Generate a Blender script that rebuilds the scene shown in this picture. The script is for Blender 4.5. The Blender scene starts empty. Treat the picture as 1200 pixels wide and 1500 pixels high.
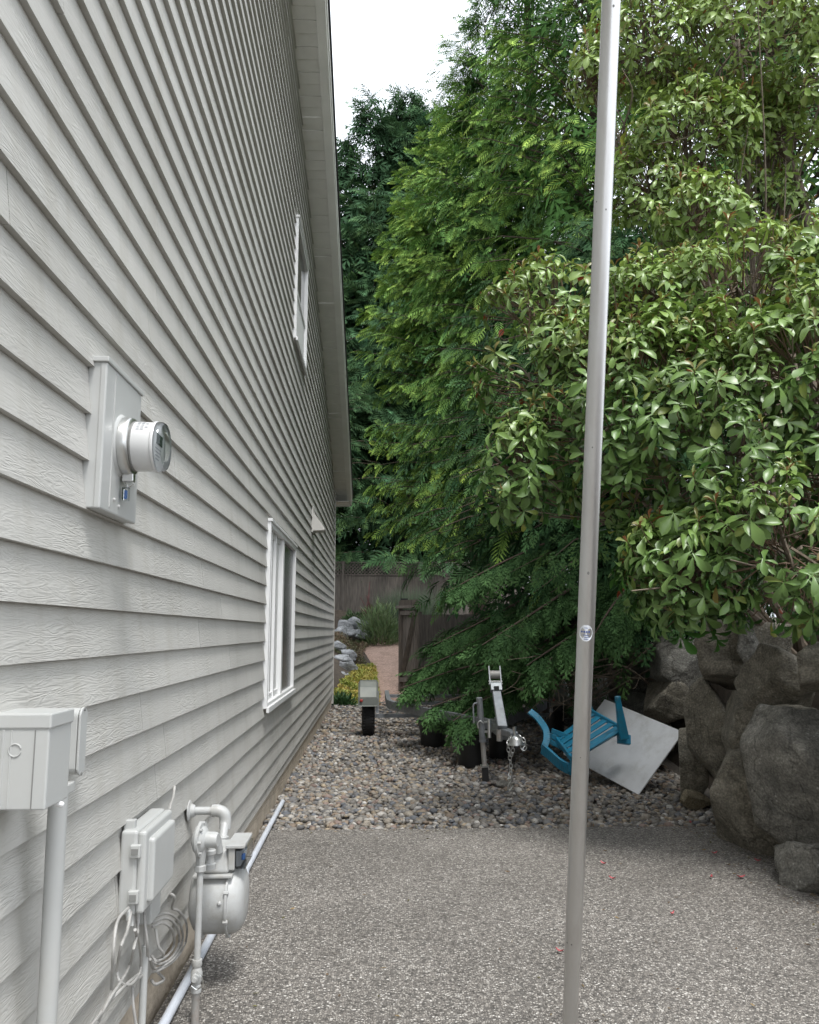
import bpy, math, random
import numpy as np
from mathutils import Vector, Matrix, noise as mnoise
R = math.radians
rng = np.random.default_rng(7); random.seed(7)
sc = bpy.context.scene
COL = sc.collection

# ------------------------------------------------------------------ camera
F = 1200.0                       # focal length in photo pixels (1200 x 1500)
TH = math.atan(175/F); PS = math.atan(50*math.cos(TH)/F); H = 1.58
FW = np.array([math.sin(PS)*math.cos(TH), math.cos(PS)*math.cos(TH), math.sin(TH)])
RT = np.array([math.cos(PS), -math.sin(PS), 0.0]); UP = np.cross(RT, FW)
CAM = np.array([0, 0, H])
cd = bpy.data.cameras.new('camera'); cam = bpy.data.objects.new('camera', cd); COL.objects.link(cam)
cd.sensor_fit = 'VERTICAL'; cd.sensor_height = 24.0; cd.lens = 24.0*F/1500
cd.clip_start = 0.05; cd.clip_end = 600
cam.matrix_world = Matrix(((RT[0], UP[0], -FW[0], CAM[0]), (RT[1], UP[1], -FW[1], CAM[1]), (RT[2], UP[2], -FW[2], CAM[2]), (0, 0, 0, 1)))
sc.camera = cam
# ------------------------------------------------------------------ sky, sun, exposure
world = bpy.data.worlds.new('World'); sc.world = world; world.use_nodes = True
nt = world.node_tree; nt.nodes.clear()
sky = nt.nodes.new('ShaderNodeTexSky'); sky.sky_type = 'NISHITA'; sky.sun_disc = False
SUN_EL, SUN_AZ = R(64), R(160)
sky.sun_elevation = SUN_EL; sky.sun_rotation = SUN_AZ; sky.dust_density = 3.0
hs = nt.nodes.new('ShaderNodeHueSaturation'); hs.inputs['Saturation'].default_value = 0.12
mx = nt.nodes.new('ShaderNodeMix'); mx.data_type = 'RGBA'; mx.inputs[0].default_value = 0.72
mx.inputs[7].default_value = (7.7, 8.2, 8.95, 1)
bgn = nt.nodes.new('ShaderNodeBackground'); bgn.inputs[1].default_value = 0.115
wo = nt.nodes.new('ShaderNodeOutputWorld')
nt.links.new(sky.outputs[0], hs.inputs['Color']); nt.links.new(hs.outputs[0], mx.inputs[6])
nt.links.new(mx.outputs[2], bgn.inputs[0]); nt.links.new(bgn.outputs[0], wo.inputs[0])
sl = bpy.data.lights.new('sun', 'SUN'); sl.energy = 1.5; sl.angle = R(18); sl.color = (1, 0.985, 0.96)
so = bpy.data.objects.new('sun', sl); COL.objects.link(so)
sdir = Vector((math.sin(SUN_AZ)*math.cos(SUN_EL), math.cos(SUN_AZ)*math.cos(SUN_EL), math.sin(SUN_EL)))
so.rotation_euler = sdir.to_track_quat('Z', 'Y').to_euler(); so.location = (0, -5, 20)
sc.view_settings.view_transform = 'Standard'; sc.view_settings.look = 'None'
sc.view_settings.exposure = 1.25; sc.view_settings.gamma = 1.0
sc.cycles.max_bounces = 6; sc.cycles.diffuse_bounces = 3; sc.cycles.glossy_bounces = 2
sc.cycles.transmission_bounces = 4; sc.cycles.transparent_max_bounces = 4
sc.cycles.sample_clamp_indirect = 6.0
sc.cycles.use_denoising = True

# ------------------------------------------------------------------ photo pixel -> place helpers
def ray(x, y): return (x-600)/F*RT - (y-750)/F*UP + FW
def on_ground(x, y, z=0.0): d = ray(x, y); return CAM + d*(z-H)/d[2]
def on_wall(x, y, X): d = ray(x, y); return CAM + d*X/d[0]
def at_y(x, y, Y): d = ray(x, y); return CAM + d*Y/d[1]

# ------------------------------------------------------------------ materials
def nodes_of(name):
    m = bpy.data.materials.new(name); m.use_nodes = True
    t = m.node_tree; b = t.nodes['Principled BSDF']
    return m, t, b
def N(t, typ, **kw):
    n = t.nodes.new(typ)
    for k, v in kw.items(): setattr(n, k, v)
    return n
def ramp(t, stops):
    r = N(t, 'ShaderNodeValToRGB'); e = r.color_ramp.elements
    while len(e) > 1: e.remove(e[-1])
    e[0].position = stops[0][0]; e[0].color = (*stops[0][1], 1)
    for p, c in stops[1:]:
        q = e.new(p); q.color = (*c, 1)
    return r
def mat(name, col, rough=0.6, metal=0.0, var=0.12, scale=6.0, bump=0.0, bscale=60.0, dirt=None, dscale=2.0, damt=0.5, spec=0.5, stretch=(1, 1, 1)):
    """plain painted / mineral / plastic stuff: base colour broken by noise, optional dirt tone, optional fine relief"""
    m, t, b = nodes_of(name)
    tc = N(t, 'ShaderNodeTexCoord'); mp = N(t, 'ShaderNodeMapping'); mp.inputs['Scale'].default_value = stretch
    t.links.new(tc.outputs['Object'], mp.inputs[0])
    n1 = N(t, 'ShaderNodeTexNoise'); n1.inputs['Scale'].default_value = scale; n1.inputs['Detail'].default_value = 6
    t.links.new(mp.outputs[0], n1.inputs[0])
    c = np.array(col)
    r1 = ramp(t, [(0.3, tuple(c*(1-var))), (0.7, tuple(np.minimum(c*(1+var), 1)))])
    t.links.new(n1.outputs[0], r1.inputs[0]); out = r1.outputs[0]
    if dirt is not None:
        n2 = N(t, 'ShaderNodeTexNoise'); n2.inputs['Scale'].default_value = dscale; n2.inputs['Detail'].default_value = 8; n2.inputs['Roughness'].default_value = 0.7
        t.links.new(mp.outputs[0], n2.inputs[0])
        r2 = ramp(t, [(0.48, (0, 0, 0)), (0.72, (damt,)*3)])
        t.links.new(n2.outputs[0], r2.inputs[0])
        mm = N(t, 'ShaderNodeMix', data_type='RGBA'); t.links.new(r2.outputs[0], mm.inputs[0])
        t.links.new(out, mm.inputs[6]); mm.inputs[7].default_value = (*dirt, 1); out = mm.outputs[2]
    t.links.new(out, b.inputs['Base Color'])
    b.inputs['Roughness'].default_value = rough; b.inputs['Metallic'].default_value = metal
    b.inputs['Specular IOR Level'].default_value = spec
    if bump > 0:
        n3 = N(t, 'ShaderNodeTexNoise'); n3.inputs['Scale'].default_value = bscale; n3.inputs['Detail'].default_value = 8
        t.links.new(mp.outputs[0], n3.inputs[0])
        bp = N(t, 'ShaderNodeBump'); bp.inputs['Strength'].default_value = bump; bp.inputs['Distance'].default_value = 0.02
        t.links.new(n3.outputs[0], bp.inputs['Height']); t.links.new(bp.outputs[0], b.inputs['Normal'])
    return m

def foliage(name, rough=0.5, trans=0.25, spec=0.4, back=None):
    """colour comes from the per-vertex tint of each leaf"""
    m, t, b = nodes_of(name)
    a = N(t, 'ShaderNodeAttribute', attribute_name='tint'); col = a.outputs['Color']
    if back is not None:
        g = N(t, 'ShaderNodeNewGeometry'); mm = N(t, 'ShaderNodeMix', data_type='RGBA')
        s = N(t, 'ShaderNodeMath', operation='MULTIPLY'); s.inputs[1].default_value = 0.6
        t.links.new(g.outputs['Backfacing'], s.inputs[0]); t.links.new(s.outputs[0], mm.inputs[0])
        t.links.new(col, mm.inputs[6]); mm.inputs[7].default_value = (*back, 1); col = mm.outputs[2]
    t.links.new(col, b.inputs['Base Color']); b.inputs['Roughness'].default_value = rough
    b.inputs['Specular IOR Level'].default_value = spec
    if trans > 0:
        tr = N(t, 'ShaderNodeBsdfTranslucent'); ms = N(t, 'ShaderNodeMixShader'); ms.inputs[0].default_value = trans
        t.links.new(col, tr.inputs[0]); t.links.new(b.outputs[0], ms.inputs[1]); t.links.new(tr.outputs[0], ms.inputs[2])
        t.links.new(ms.outputs[0], t.nodes['Material Output'].inputs[0])
    return m

def siding_mat():
    m, t, b = nodes_of('painted_fibre_cement')
    tc = N(t, 'ShaderNodeTexCoord'); oi = N(t, 'ShaderNodeObjectInfo')
    off = N(t, 'ShaderNodeVectorMath', operation='SCALE'); off.inputs['Scale'].default_value = 37.0
    cb = N(t, 'ShaderNodeCombineXYZ'); t.links.new(oi.outputs['Random'], cb.inputs[0]); t.links.new(oi.outputs['Random'], cb.inputs[1]); t.links.new(cb.outputs[0], off.inputs[0])
    ad = N(t, 'ShaderNodeVectorMath', operation='ADD'); t.links.new(tc.outputs['Object'], ad.inputs[0]); t.links.new(off.outputs[0], ad.inputs[1])
    mp = N(t, 'ShaderNodeMapping'); mp.inputs['Scale'].default_value = (1, 5.5, 46); t.links.new(ad.outputs[0], mp.inputs[0])
    wz = N(t, 'ShaderNodeTexNoise'); wz.inputs['Scale'].default_value = 0.8; wz.inputs['Detail'].default_value = 2; wz.inputs['Distortion'].default_value = 0.6
    t.links.new(mp.outputs[0], wz.inputs[0])
    fine = N(t, 'ShaderNodeTexNoise'); fine.inputs['Scale'].default_value = 2.4; fine.inputs['Detail'].default_value = 5; fine.inputs['Distortion'].default_value = 0.8
    t.links.new(mp.outputs[0], fine.inputs[0])
    # ridged grain: |noise*k mod 1|
    k = N(t, 'ShaderNodeMath', operation='MULTIPLY'); k.inputs[1].default_value = 7.0; t.links.new(wz.outputs[0], k.inputs[0])
    pp = N(t, 'ShaderNodeMath', operation='PINGPONG'); pp.inputs[1].default_value = 0.5; t.links.new(k.outputs[0], pp.inputs[0])
    sm = N(t, 'ShaderNodeMath', operation='ADD'); t.links.new(pp.outputs[0], sm.inputs[0]); t.links.new(fine.outputs[0], sm.inputs[1])
    # the emboss comes and goes along the board
    pat = N(t, 'ShaderNodeTexNoise'); pat.inputs['Scale'].default_value = 2.2; t.links.new(ad.outputs[0], pat.inputs[0])
    pr = ramp(t, [(0.35, (0.35,)*3), (0.65, (1, 1, 1))]); t.links.new(pat.outputs[0], pr.inputs[0])
    bp = N(t, 'ShaderNodeBump'); bp.inputs['Distance'].default_value = 0.0022
    t.links.new(pr.outputs[0], bp.inputs['Strength']); t.links.new(sm.outputs[0], bp.inputs['Height']); t.links.new(bp.outputs[0], b.inputs['Normal'])
    st = N(t, 'ShaderNodeTexNoise'); st.inputs['Scale'].default_value = 1.6; st.inputs['Detail'].default_value = 7; t.links.new(tc.outputs['Object'], st.inputs[0])
    cr = ramp(t, [(0.3, (0.44, 0.43, 0.4)), (0.7, (0.5, 0.49, 0.458))]); t.links.new(st.outputs[0], cr.inputs[0])
    mg = N(t, 'ShaderNodeMapping'); mg.inputs['Scale'].default_value = (4, 4, 0.5); t.links.new(tc.outputs['Object'], mg.inputs[0])
    ng = N(t, 'ShaderNodeTexNoise'); ng.inputs['Scale'].default_value = 1.7; ng.inputs['Detail'].default_value = 8; ng.inputs['Roughness'].default_value = 0.65; t.links.new(mg.outputs[0], ng.inputs[0])
    gr = ramp(t, [(0.5, (1, 1, 1)), (0.8, (0.85, 0.835, 0.8))]); t.links.new(ng.outputs[0], gr.inputs[0])
    gm_ = N(t, 'ShaderNodeMix', data_type='RGBA', blend_type='MULTIPLY'); gm_.inputs[0].default_value = 1; t.links.new(cr.outputs[0], gm_.inputs[6]); t.links.new(gr.outputs[0], gm_.inputs[7])
    # each board a hair lighter or darker
    rv = N(t, 'ShaderNodeMapRange'); rv.inputs[3].default_value = 0.95; rv.inputs[4].default_value = 1.04; t.links.new(oi.outputs['Random'], rv.inputs[0])
    ml = N(t, 'ShaderNodeVectorMath', operation='SCALE'); t.links.new(gm_.outputs[2], ml.inputs[0]); t.links.new(rv.outputs[0], ml.inputs['Scale'])
    t.links.new(ml.outputs[0], b.inputs['Base Color']); b.inputs['Roughness'].default_value = 0.55; b.inputs['Specular IOR Level'].default_value = 0.35
    return m

def aggregate_mat():
    m, t, b = nodes_of('exposed_aggregate')
    tc = N(t, 'ShaderNodeTexCoord')
    v = N(t, 'ShaderNodeTexVoronoi'); v.inputs['Scale'].default_value = 88; t.links.new(tc.outputs['Object'], v.inputs[0])
    sp = N(t, 'ShaderNodeSeparateColor'); t.links.new(v.outputs['Color'], sp.inputs[0])
    cr = ramp(t, [(0.0, (0.07, 0.066, 0.062)), (0.28, (0.145, 0.135, 0.124)), (0.5, (0.23, 0.213, 0.195)), (0.74, (0.31, 0.292, 0.268)), (0.92, (0.4, 0.383, 0.355)), (1.0, (0.54, 0.525, 0.5))])
    t.links.new(sp.outputs[0], cr.inputs[0])
    de = N(t, 'ShaderNodeTexVoronoi', feature='DISTANCE_TO_EDGE'); de.inputs['Scale'].default_value = 88; t.links.new(tc.outputs['Object'], de.inputs[0])
    er = ramp(t, [(0.02, (0, 0, 0)), (0.16, (1, 1, 1))]); t.links.new(de.outputs[0], er.inputs[0])
    mm = N(t, 'ShaderNodeMix', data_type='RGBA'); t.links.new(er.outputs[0], mm.inputs[0]); mm.inputs[6].default_value = (0.135, 0.128, 0.12, 1); t.links.new(cr.outputs[0], mm.inputs[7])
    st = N(t, 'ShaderNodeTexNoise'); st.inputs['Scale'].default_value = 0.9; st.inputs['Detail'].default_value = 9; st.inputs['Roughness'].default_value = 0.65; t.links.new(tc.outputs['Object'], st.inputs[0])
    sr = ramp(t, [(0.3, (0.88, 0.86, 0.83)), (0.7, (1.3, 1.275, 1.24))]); t.links.new(st.outputs[0], sr.inputs[0])
    mu = N(t, 'ShaderNodeMix', data_type='RGBA', blend_type='MULTIPLY'); mu.inputs[0].default_value = 1; t.links.new(mm.outputs[2], mu.inputs[6]); t.links.new(sr.outputs[0], mu.inputs[7])
    t.links.new(mu.outputs[2], b.inputs['Base Color']); b.inputs['Roughness'].default_value = 0.75; b.inputs['Specular IOR Level'].default_value = 0.3
    bp = N(t, 'ShaderNodeBump'); bp.inputs['Strength'].default_value = 0.9; bp.inputs['Distance'].default_value = 0.004
    t.links.new(er.outputs[0], bp.inputs['Height']); t.links.new(bp.outputs[0], b.inputs['Normal'])
    return m

def rock_mat(name, c0, c1, lichen=(0.4, 0.4, 0.36), lich=0.6):
    m, t, b = nodes_of(name)
    tc = N(t, 'ShaderNodeTexCoord')
    n1 = N(t, 'ShaderNodeTexNoise'); n1.inputs['Scale'].default_value = 4.5; n1.inputs['Detail'].default_value = 10; n1.inputs['Roughness'].default_value = 0.68; n1.inputs['Distortion'].default_value = 0.5
    t.links.new(tc.outputs['Object'], n1.inputs[0])
    cr = ramp(t, [(0.3, c0), (0.7, c1)]); t.links.new(n1.outputs[0], cr.inputs[0])
    v = N(t, 'ShaderNodeTexVoronoi'); v.inputs['Scale'].default_value = 30; v.inputs['Randomness'].default_value = 1; t.links.new(tc.outputs['Object'], v.inputs[0])
    vr = ramp(t, [(0.16, (1, 1, 1)), (0.3, (0, 0, 0))]); t.links.new(v.outputs['Distance'], vr.inputs[0])
    n2 = N(t, 'ShaderNodeTexNoise'); n2.inputs['Scale'].default_value = 3; n2.inputs['Detail'].default_value = 5; t.links.new(tc.outputs['Object'], n2.inputs[0])
    n2r = ramp(t, [(0.5, (0, 0, 0)), (0.66, (lich,)*3)]); t.links.new(n2.outputs[0], n2r.inputs[0])
    mk_ = N(t, 'ShaderNodeMath', operation='MULTIPLY'); t.links.new(vr.outputs[0], mk_.inputs[0]); t.links.new(n2r.outputs[0], mk_.inputs[1])
    mm = N(t, 'ShaderNodeMix', data_type='RGBA'); t.links.new(mk_.outputs[0], mm.inputs[0]); t.links.new(cr.outputs[0], mm.inputs[6]); mm.inputs[7].default_value = (*lichen, 1)
    wn = N(t, 'ShaderNodeTexNoise'); wn.inputs['Scale'].default_value = 5; wn.inputs['Detail'].default_value = 6; t.links.new(tc.outputs['Object'], wn.inputs[0])
    wa = N(t, 'ShaderNodeMix', data_type='RGBA', blend_type='LINEAR_LIGHT'); wa.inputs[0].default_value = 0.22; t.links.new(tc.outputs['Object'], wa.inputs[6]); t.links.new(wn.outputs['Color'], wa.inputs[7])
    ck = N(t, 'ShaderNodeTexVoronoi', feature='DISTANCE_TO_EDGE'); ck.inputs['Scale'].default_value = 1.9; t.links.new(wa.outputs[2], ck.inputs[0])
    ckr = ramp(t, [(0.0, (0.72,)*3), (0.012, (0.9,)*3), (0.03, (1, 1, 1))]); t.links.new(ck.outputs['Distance'], ckr.inputs[0])
    pk = N(t, 'ShaderNodeTexNoise'); pk.inputs['Scale'].default_value = 70; pk.inputs['Detail'].default_value = 4; t.links.new(tc.outputs['Object'], pk.inputs[0])
    pkr = ramp(t, [(0.3, (0.6,)*3), (0.55, (1, 1, 1)), (0.75, (1.45,)*3)]); t.links.new(pk.outputs[0], pkr.inputs[0])
    mc1 = N(t, 'ShaderNodeMix', data_type='RGBA', blend_type='MULTIPLY'); mc1.inputs[0].default_value = 1; t.links.new(mm.outputs[2], mc1.inputs[6]); t.links.new(ckr.outputs[0], mc1.inputs[7])
    mc2 = N(t, 'ShaderNodeMix', data_type='RGBA', blend_type='MULTIPLY'); mc2.inputs[0].default_value = 1; t.links.new(mc1.outputs[2], mc2.inputs[6]); t.links.new(pkr.outputs[0], mc2.inputs[7])
    t.links.new(mc2.outputs[2], b.inputs['Base Color']); b.inputs['Roughness'].default_value = 0.85; b.inputs['Specular IOR Level'].default_value = 0.25
    n3 = N(t, 'ShaderNodeTexNoise'); n3.inputs['Scale'].default_value = 13; n3.inputs['Detail'].default_value = 12; n3.inputs['Roughness'].default_value = 0.75; n3.inputs['Distortion'].default_value = 0.7
    mp3 = N(t, 'ShaderNodeMapping'); mp3.inputs['Rotation'].default_value = (0.5, 0.9, 0.2); mp3.inputs['Scale'].default_value = (1, 1, 1.7); t.links.new(tc.outputs['Object'], mp3.inputs[0]); t.links.new(mp3.outputs[0], n3.inputs[0])
    t.links.new(mp3.outputs[0], n1.inputs[0])
    bp = N(t, 'ShaderNodeBump'); bp.inputs['Strength'].default_value = 1.0; bp.inputs['Distance'].default_value = 0.045
    ad3 = N(t, 'ShaderNodeMath', operation='ADD'); t.links.new(n3.outputs[0], ad3.inputs[0]); t.links.new(ckr.outputs[0], ad3.inputs[1])
    t.links.new(ad3.outputs[0], bp.inputs['Height']); t.links.new(bp.outputs[0], b.inputs['Normal'])
    return m

def tint_mat(name, rough=0.7, bump=0.3, bscale=90):
    m = foliage(name, rough, 0.0, 0.3); t = m.node_tree; b = t.nodes['Principled BSDF']
    tc = N(t, 'ShaderNodeTexCoord'); n3 = N(t, 'ShaderNodeTexNoise'); n3.inputs['Scale'].default_value = bscale; n3.inputs['Detail'].default_value = 4
    t.links.new(tc.outputs['Object'], n3.inputs[0])
    bp = N(t, 'ShaderNodeBump'); bp.inputs['Strength'].default_value = bump; bp.inputs['Distance'].default_value = 0.006
    t.links.new(n3.outputs[0], bp.inputs['Height']); t.links.new(bp.outputs[0], b.inputs['Normal'])
    return m

def glass_clear(name, col=(0.95, 0.97, 0.98), alpha=0.0):
    m, t, b = nodes_of(name)
    g = N(t, 'ShaderNodeBsdfTransparent'); g.inputs[0].default_value = (*col, 1)
    gl = N(t, 'ShaderNodeBsdfGlossy'); gl.inputs['Roughness'].default_value = 0.06
    fr = N(t, 'ShaderNodeFresnel'); fr.inputs[0].default_value = 1.5
    ad = N(t, 'ShaderNodeMath', operation='ADD'); ad.inputs[1].default_value = alpha*0.3; t.links.new(fr.outputs[0], ad.inputs[0])
    ms = N(t, 'ShaderNodeMixShader'); t.links.new(ad.outputs[0], ms.inputs[0]); t.links.new(g.outputs[0], ms.inputs[1]); t.links.new(gl.outputs[0], ms.inputs[2])
    t.links.new(ms.outputs[0], t.nodes['Material Output'].inputs[0])
    return m

M = {}
M['siding'] = siding_mat()
M['core'] = mat('painted_sheathing', (0.52, 0.51, 0.48), 0.7)
M['trim'] = mat('beige_trim_paint', (0.5, 0.485, 0.45), 0.55, var=0.05)
M['fascia'] = mat('fascia_paint', (0.78, 0.775, 0.74), 0.5, var=0.06, dirt=(0.5, 0.48, 0.42), dscale=3, damt=0.3)
M['soffit'] = mat('vinyl_soffit', (0.72, 0.71, 0.67), 0.5, var=0.05)
M['white'] = mat('white_vinyl', (0.7, 0.7, 0.69), 0.4, var=0.03)
M['blind'] = mat('white_blind', (0.66, 0.66, 0.64), 0.6, var=0.04)
M['pane'] = mat('window_glass', (0.03, 0.035, 0.035), 0.04, var=0.05, spec=0.9)
M['screen'] = mat('insect_screen', (0.05, 0.055, 0.055), 0.25, var=0.1, spec=0.6)
M['roof'] = mat('asphalt_shingle', (0.05, 0.048, 0.045), 0.9, var=0.3, scale=40, bump=0.5)
M['concrete'] = mat('foundation_concrete', (0.5, 0.43, 0.34), 0.85, var=0.16, scale=5, bump=0.35, bscale=35, dirt=(0.26, 0.21, 0.16), dscale=4, damt=0.6)
M['aggregate'] = aggregate_mat()
M['util'] = mat('grey_utility_paint', (0.45, 0.455, 0.44), 0.45, var=0.05, dirt=(0.4, 0.39, 0.36), dscale=6, damt=0.35)
M['util_dark'] = mat('grey_utility_recess', (0.2, 0.2, 0.19), 0.7)
M['gas'] = mat('gas_meter_paint', (0.42, 0.425, 0.415), 0.4, var=0.06, dirt=(0.28, 0.25, 0.2), dscale=10, damt=0.5, bump=0.06, bscale=120)
M['cable'] = mat('painted_cable', (0.36, 0.35, 0.33), 0.55, var=0.2, scale=20)
M['steel'] = mat('brushed_steel', (0.62, 0.62, 0.6), 0.35, metal=1.0, var=0.08, scale=12)
M['galv'] = mat('galvanised_steel', (0.26, 0.275, 0.29), 0.5, metal=0.6, var=0.18, scale=14, dirt=(0.22, 0.2, 0.17), dscale=9, damt=0.4)
M['chrome'] = mat('bright_steel', (0.75, 0.75, 0.73), 0.18, metal=1.0, var=0.08)
M['rust'] = mat('dull_pipe', (0.33, 0.32, 0.3), 0.6, metal=0.3, var=0.2, dirt=(0.22, 0.13, 0.08), dscale=12, damt=0.6)
M['pole'] = mat('weathered_aluminium_pipe', (0.6, 0.595, 0.58), 0.33, metal=0.92, var=0.06, scale=3, dirt=(0.4, 0.37, 0.34), dscale=14, damt=0.35, stretch=(1, 1, 0.12))
M['sticker'] = mat('sticker_white', (0.75, 0.78, 0.82), 0.4, var=0.03)
M['ink'] = mat('sticker_blue_print', (0.07, 0.12, 0.35), 0.5)
M['grey_ink'] = mat('grey_print', (0.3, 0.31, 0.33), 0.5)
M['clear'] = glass_clear('clear_plastic')
M['plastic_white'] = mat('meter_inner_cover', (0.62, 0.62, 0.61), 0.3, var=0.04)
M['lcd'] = mat('display_glass', (0.07, 0.085, 0.08), 0.15)
M['bluetag'] = mat('blue_seal', (0.06, 0.16, 0.42), 0.3)
M['pvc'] = mat('white_pvc_pipe', (0.55, 0.58, 0.63), 0.4, var=0.05, dirt=(0.45, 0.44, 0.42), dscale=7, damt=0.4)
M['stone'] = rock_mat('basalt_boulder', (0.15, 0.138, 0.112), (0.42, 0.385, 0.31), (0.55, 0.53, 0.46), 0.85)
M['tan_rock'] = rock_mat('tan_rock', (0.22, 0.185, 0.12), (0.42, 0.36, 0.25))
M['stone2'] = rock_mat('dark_boulder', (0.14, 0.136, 0.122), (0.38, 0.365, 0.32), (0.55, 0.54, 0.5), 0.9)
M['garden_stone'] = rock_mat('pale_garden_boulder', (0.2, 0.21, 0.22), (0.46, 0.47, 0.48), (0.5, 0.5, 0.48), 0.3)
M['pebble'] = tint_mat('river_pebble')
M['dirt'] = mat('soil', (0.055, 0.042, 0.03), 0.95, var=0.4, scale=9, bump=0.6, bscale=30)
M['bed'] = mat('gravel_fines', (0.1, 0.088, 0.074), 0.95, var=0.4, scale=40, bump=0.6, bscale=60)
M['path'] = mat('pink_crushed_rock', (0.36, 0.245, 0.19), 0.95, var=0.45, scale=22, bump=1.0, bscale=30, dirt=(0.18, 0.12, 0.085), dscale=4, damt=0.7)
M['oldwood'] = mat('weathered_fence_wood', (0.095, 0.082, 0.07), 0.85, var=0.35, scale=5, bump=0.4, bscale=25, stretch=(6, 6, 0.6))
M['gatewood'] = mat('weathered_gate_wood', (0.12, 0.1, 0.082), 0.85, var=0.35, scale=5, bump=0.4, bscale=25, stretch=(6, 6, 0.6))
M['bark'] = mat('cedar_bark', (0.085, 0.06, 0.045), 0.9, var=0.35, scale=7, bump=0.7, bscale=18, stretch=(3, 3, 0.4))
M['twig'] = mat('shrub_bark', (0.17, 0.135, 0.1), 0.8, var=0.3, scale=9, bump=0.4, bscale=30)
M['redtwig'] = mat('red_petiole', (0.15, 0.095, 0.06), 0.6, var=0.3)
M['needle'] = foliage('conifer_spray', 0.7, 0.13, 0.12)
M['leaf'] = foliage('evergreen_leaf', 0.34, 0.13, 0.45, back=(0.16, 0.24, 0.07))
M['soft'] = foliage('soft_leaf', 0.6, 0.25, 0.3)
M['black'] = mat('black_nursery_plastic', (0.018, 0.018, 0.018), 0.45, var=0.2)
M['rubber'] = mat('tyre_rubber', (0.02, 0.02, 0.02), 0.85, var=0.2)
M['fender'] = mat('grey_green_fender', (0.14, 0.15, 0.135), 0.5, metal=0.2, var=0.1, dirt=(0.2, 0.2, 0.16), dscale=5, damt=0.5)
M['blue'] = mat('teal_blue_plastic', (0.012, 0.2, 0.33), 0.42, var=0.12, dirt=(0.06, 0.13, 0.15), dscale=9, damt=0.7)
M['board'] = mat('white_faced_panel', (0.58, 0.59, 0.6), 0.5, var=0.07, dirt=(0.3, 0.29, 0.25), dscale=5, damt=0.55)
M['redlight'] = mat('red_marker_lens', (0.3, 0.04, 0.03), 0.3)
M['woodblock'] = mat('pale_wood_block', (0.36, 0.31, 0.21), 0.8, var=0.2, scale=8)
M['redleaf'] = mat('fallen_red_leaf', (0.4, 0.07, 0.08), 0.5, var=0.25, scale=30)
M['maroon'] = foliage('maroon_leaf', 0.6, 0.2, 0.3)

# ------------------------------------------------------------------ mesh helpers
def wloc(o):
    v = Vector((0, 0, 0))
    while o is not None: v = v + o.location; o = o.parent
    return np.array(v)
def link(name, me, m, parent=None, smooth=False):
    o = bpy.data.objects.new(name, me); COL.objects.link(o)
    if m is not None: me.materials.append(m)
    if parent is not None: o.parent = parent
    if smooth: me.polygons.foreach_set('use_smooth', np.ones(len(me.polygons), bool))
    return o
def big_mesh(name, V, T, tint=None):
    """fast triangle mesh from arrays"""
    V = np.asarray(V, np.float32); T = np.asarray(T, np.int32)
    me = bpy.data.meshes.new(name); me.vertices.add(len(V)); me.vertices.foreach_set('co', V.ravel())
    me.loops.add(T.size); me.loops.foreach_set('vertex_index', T.ravel())
    me.polygons.add(len(T)); me.polygons.foreach_set('loop_start', np.arange(0, T.size, 3, dtype=np.int32))
    me.update(calc_edges=True)
    if tint is not None:
        a = me.attributes.new('tint', 'FLOAT_COLOR', 'POINT')
        c = np.ones((len(V), 4), np.float32); c[:, :3] = tint; a.data.foreach_set('color', c.ravel())
    return me
def basis(d, up=(0, 0, 1)):
    d = np.array(d, float); d /= np.linalg.norm(d); u = np.array(up, float)
    if abs(d@u) > 0.98: u = np.array([1.0, 0, 0])
    a = np.cross(u, d); a /= np.linalg.norm(a); b = np.cross(d, a)
    return a, b, d
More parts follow.
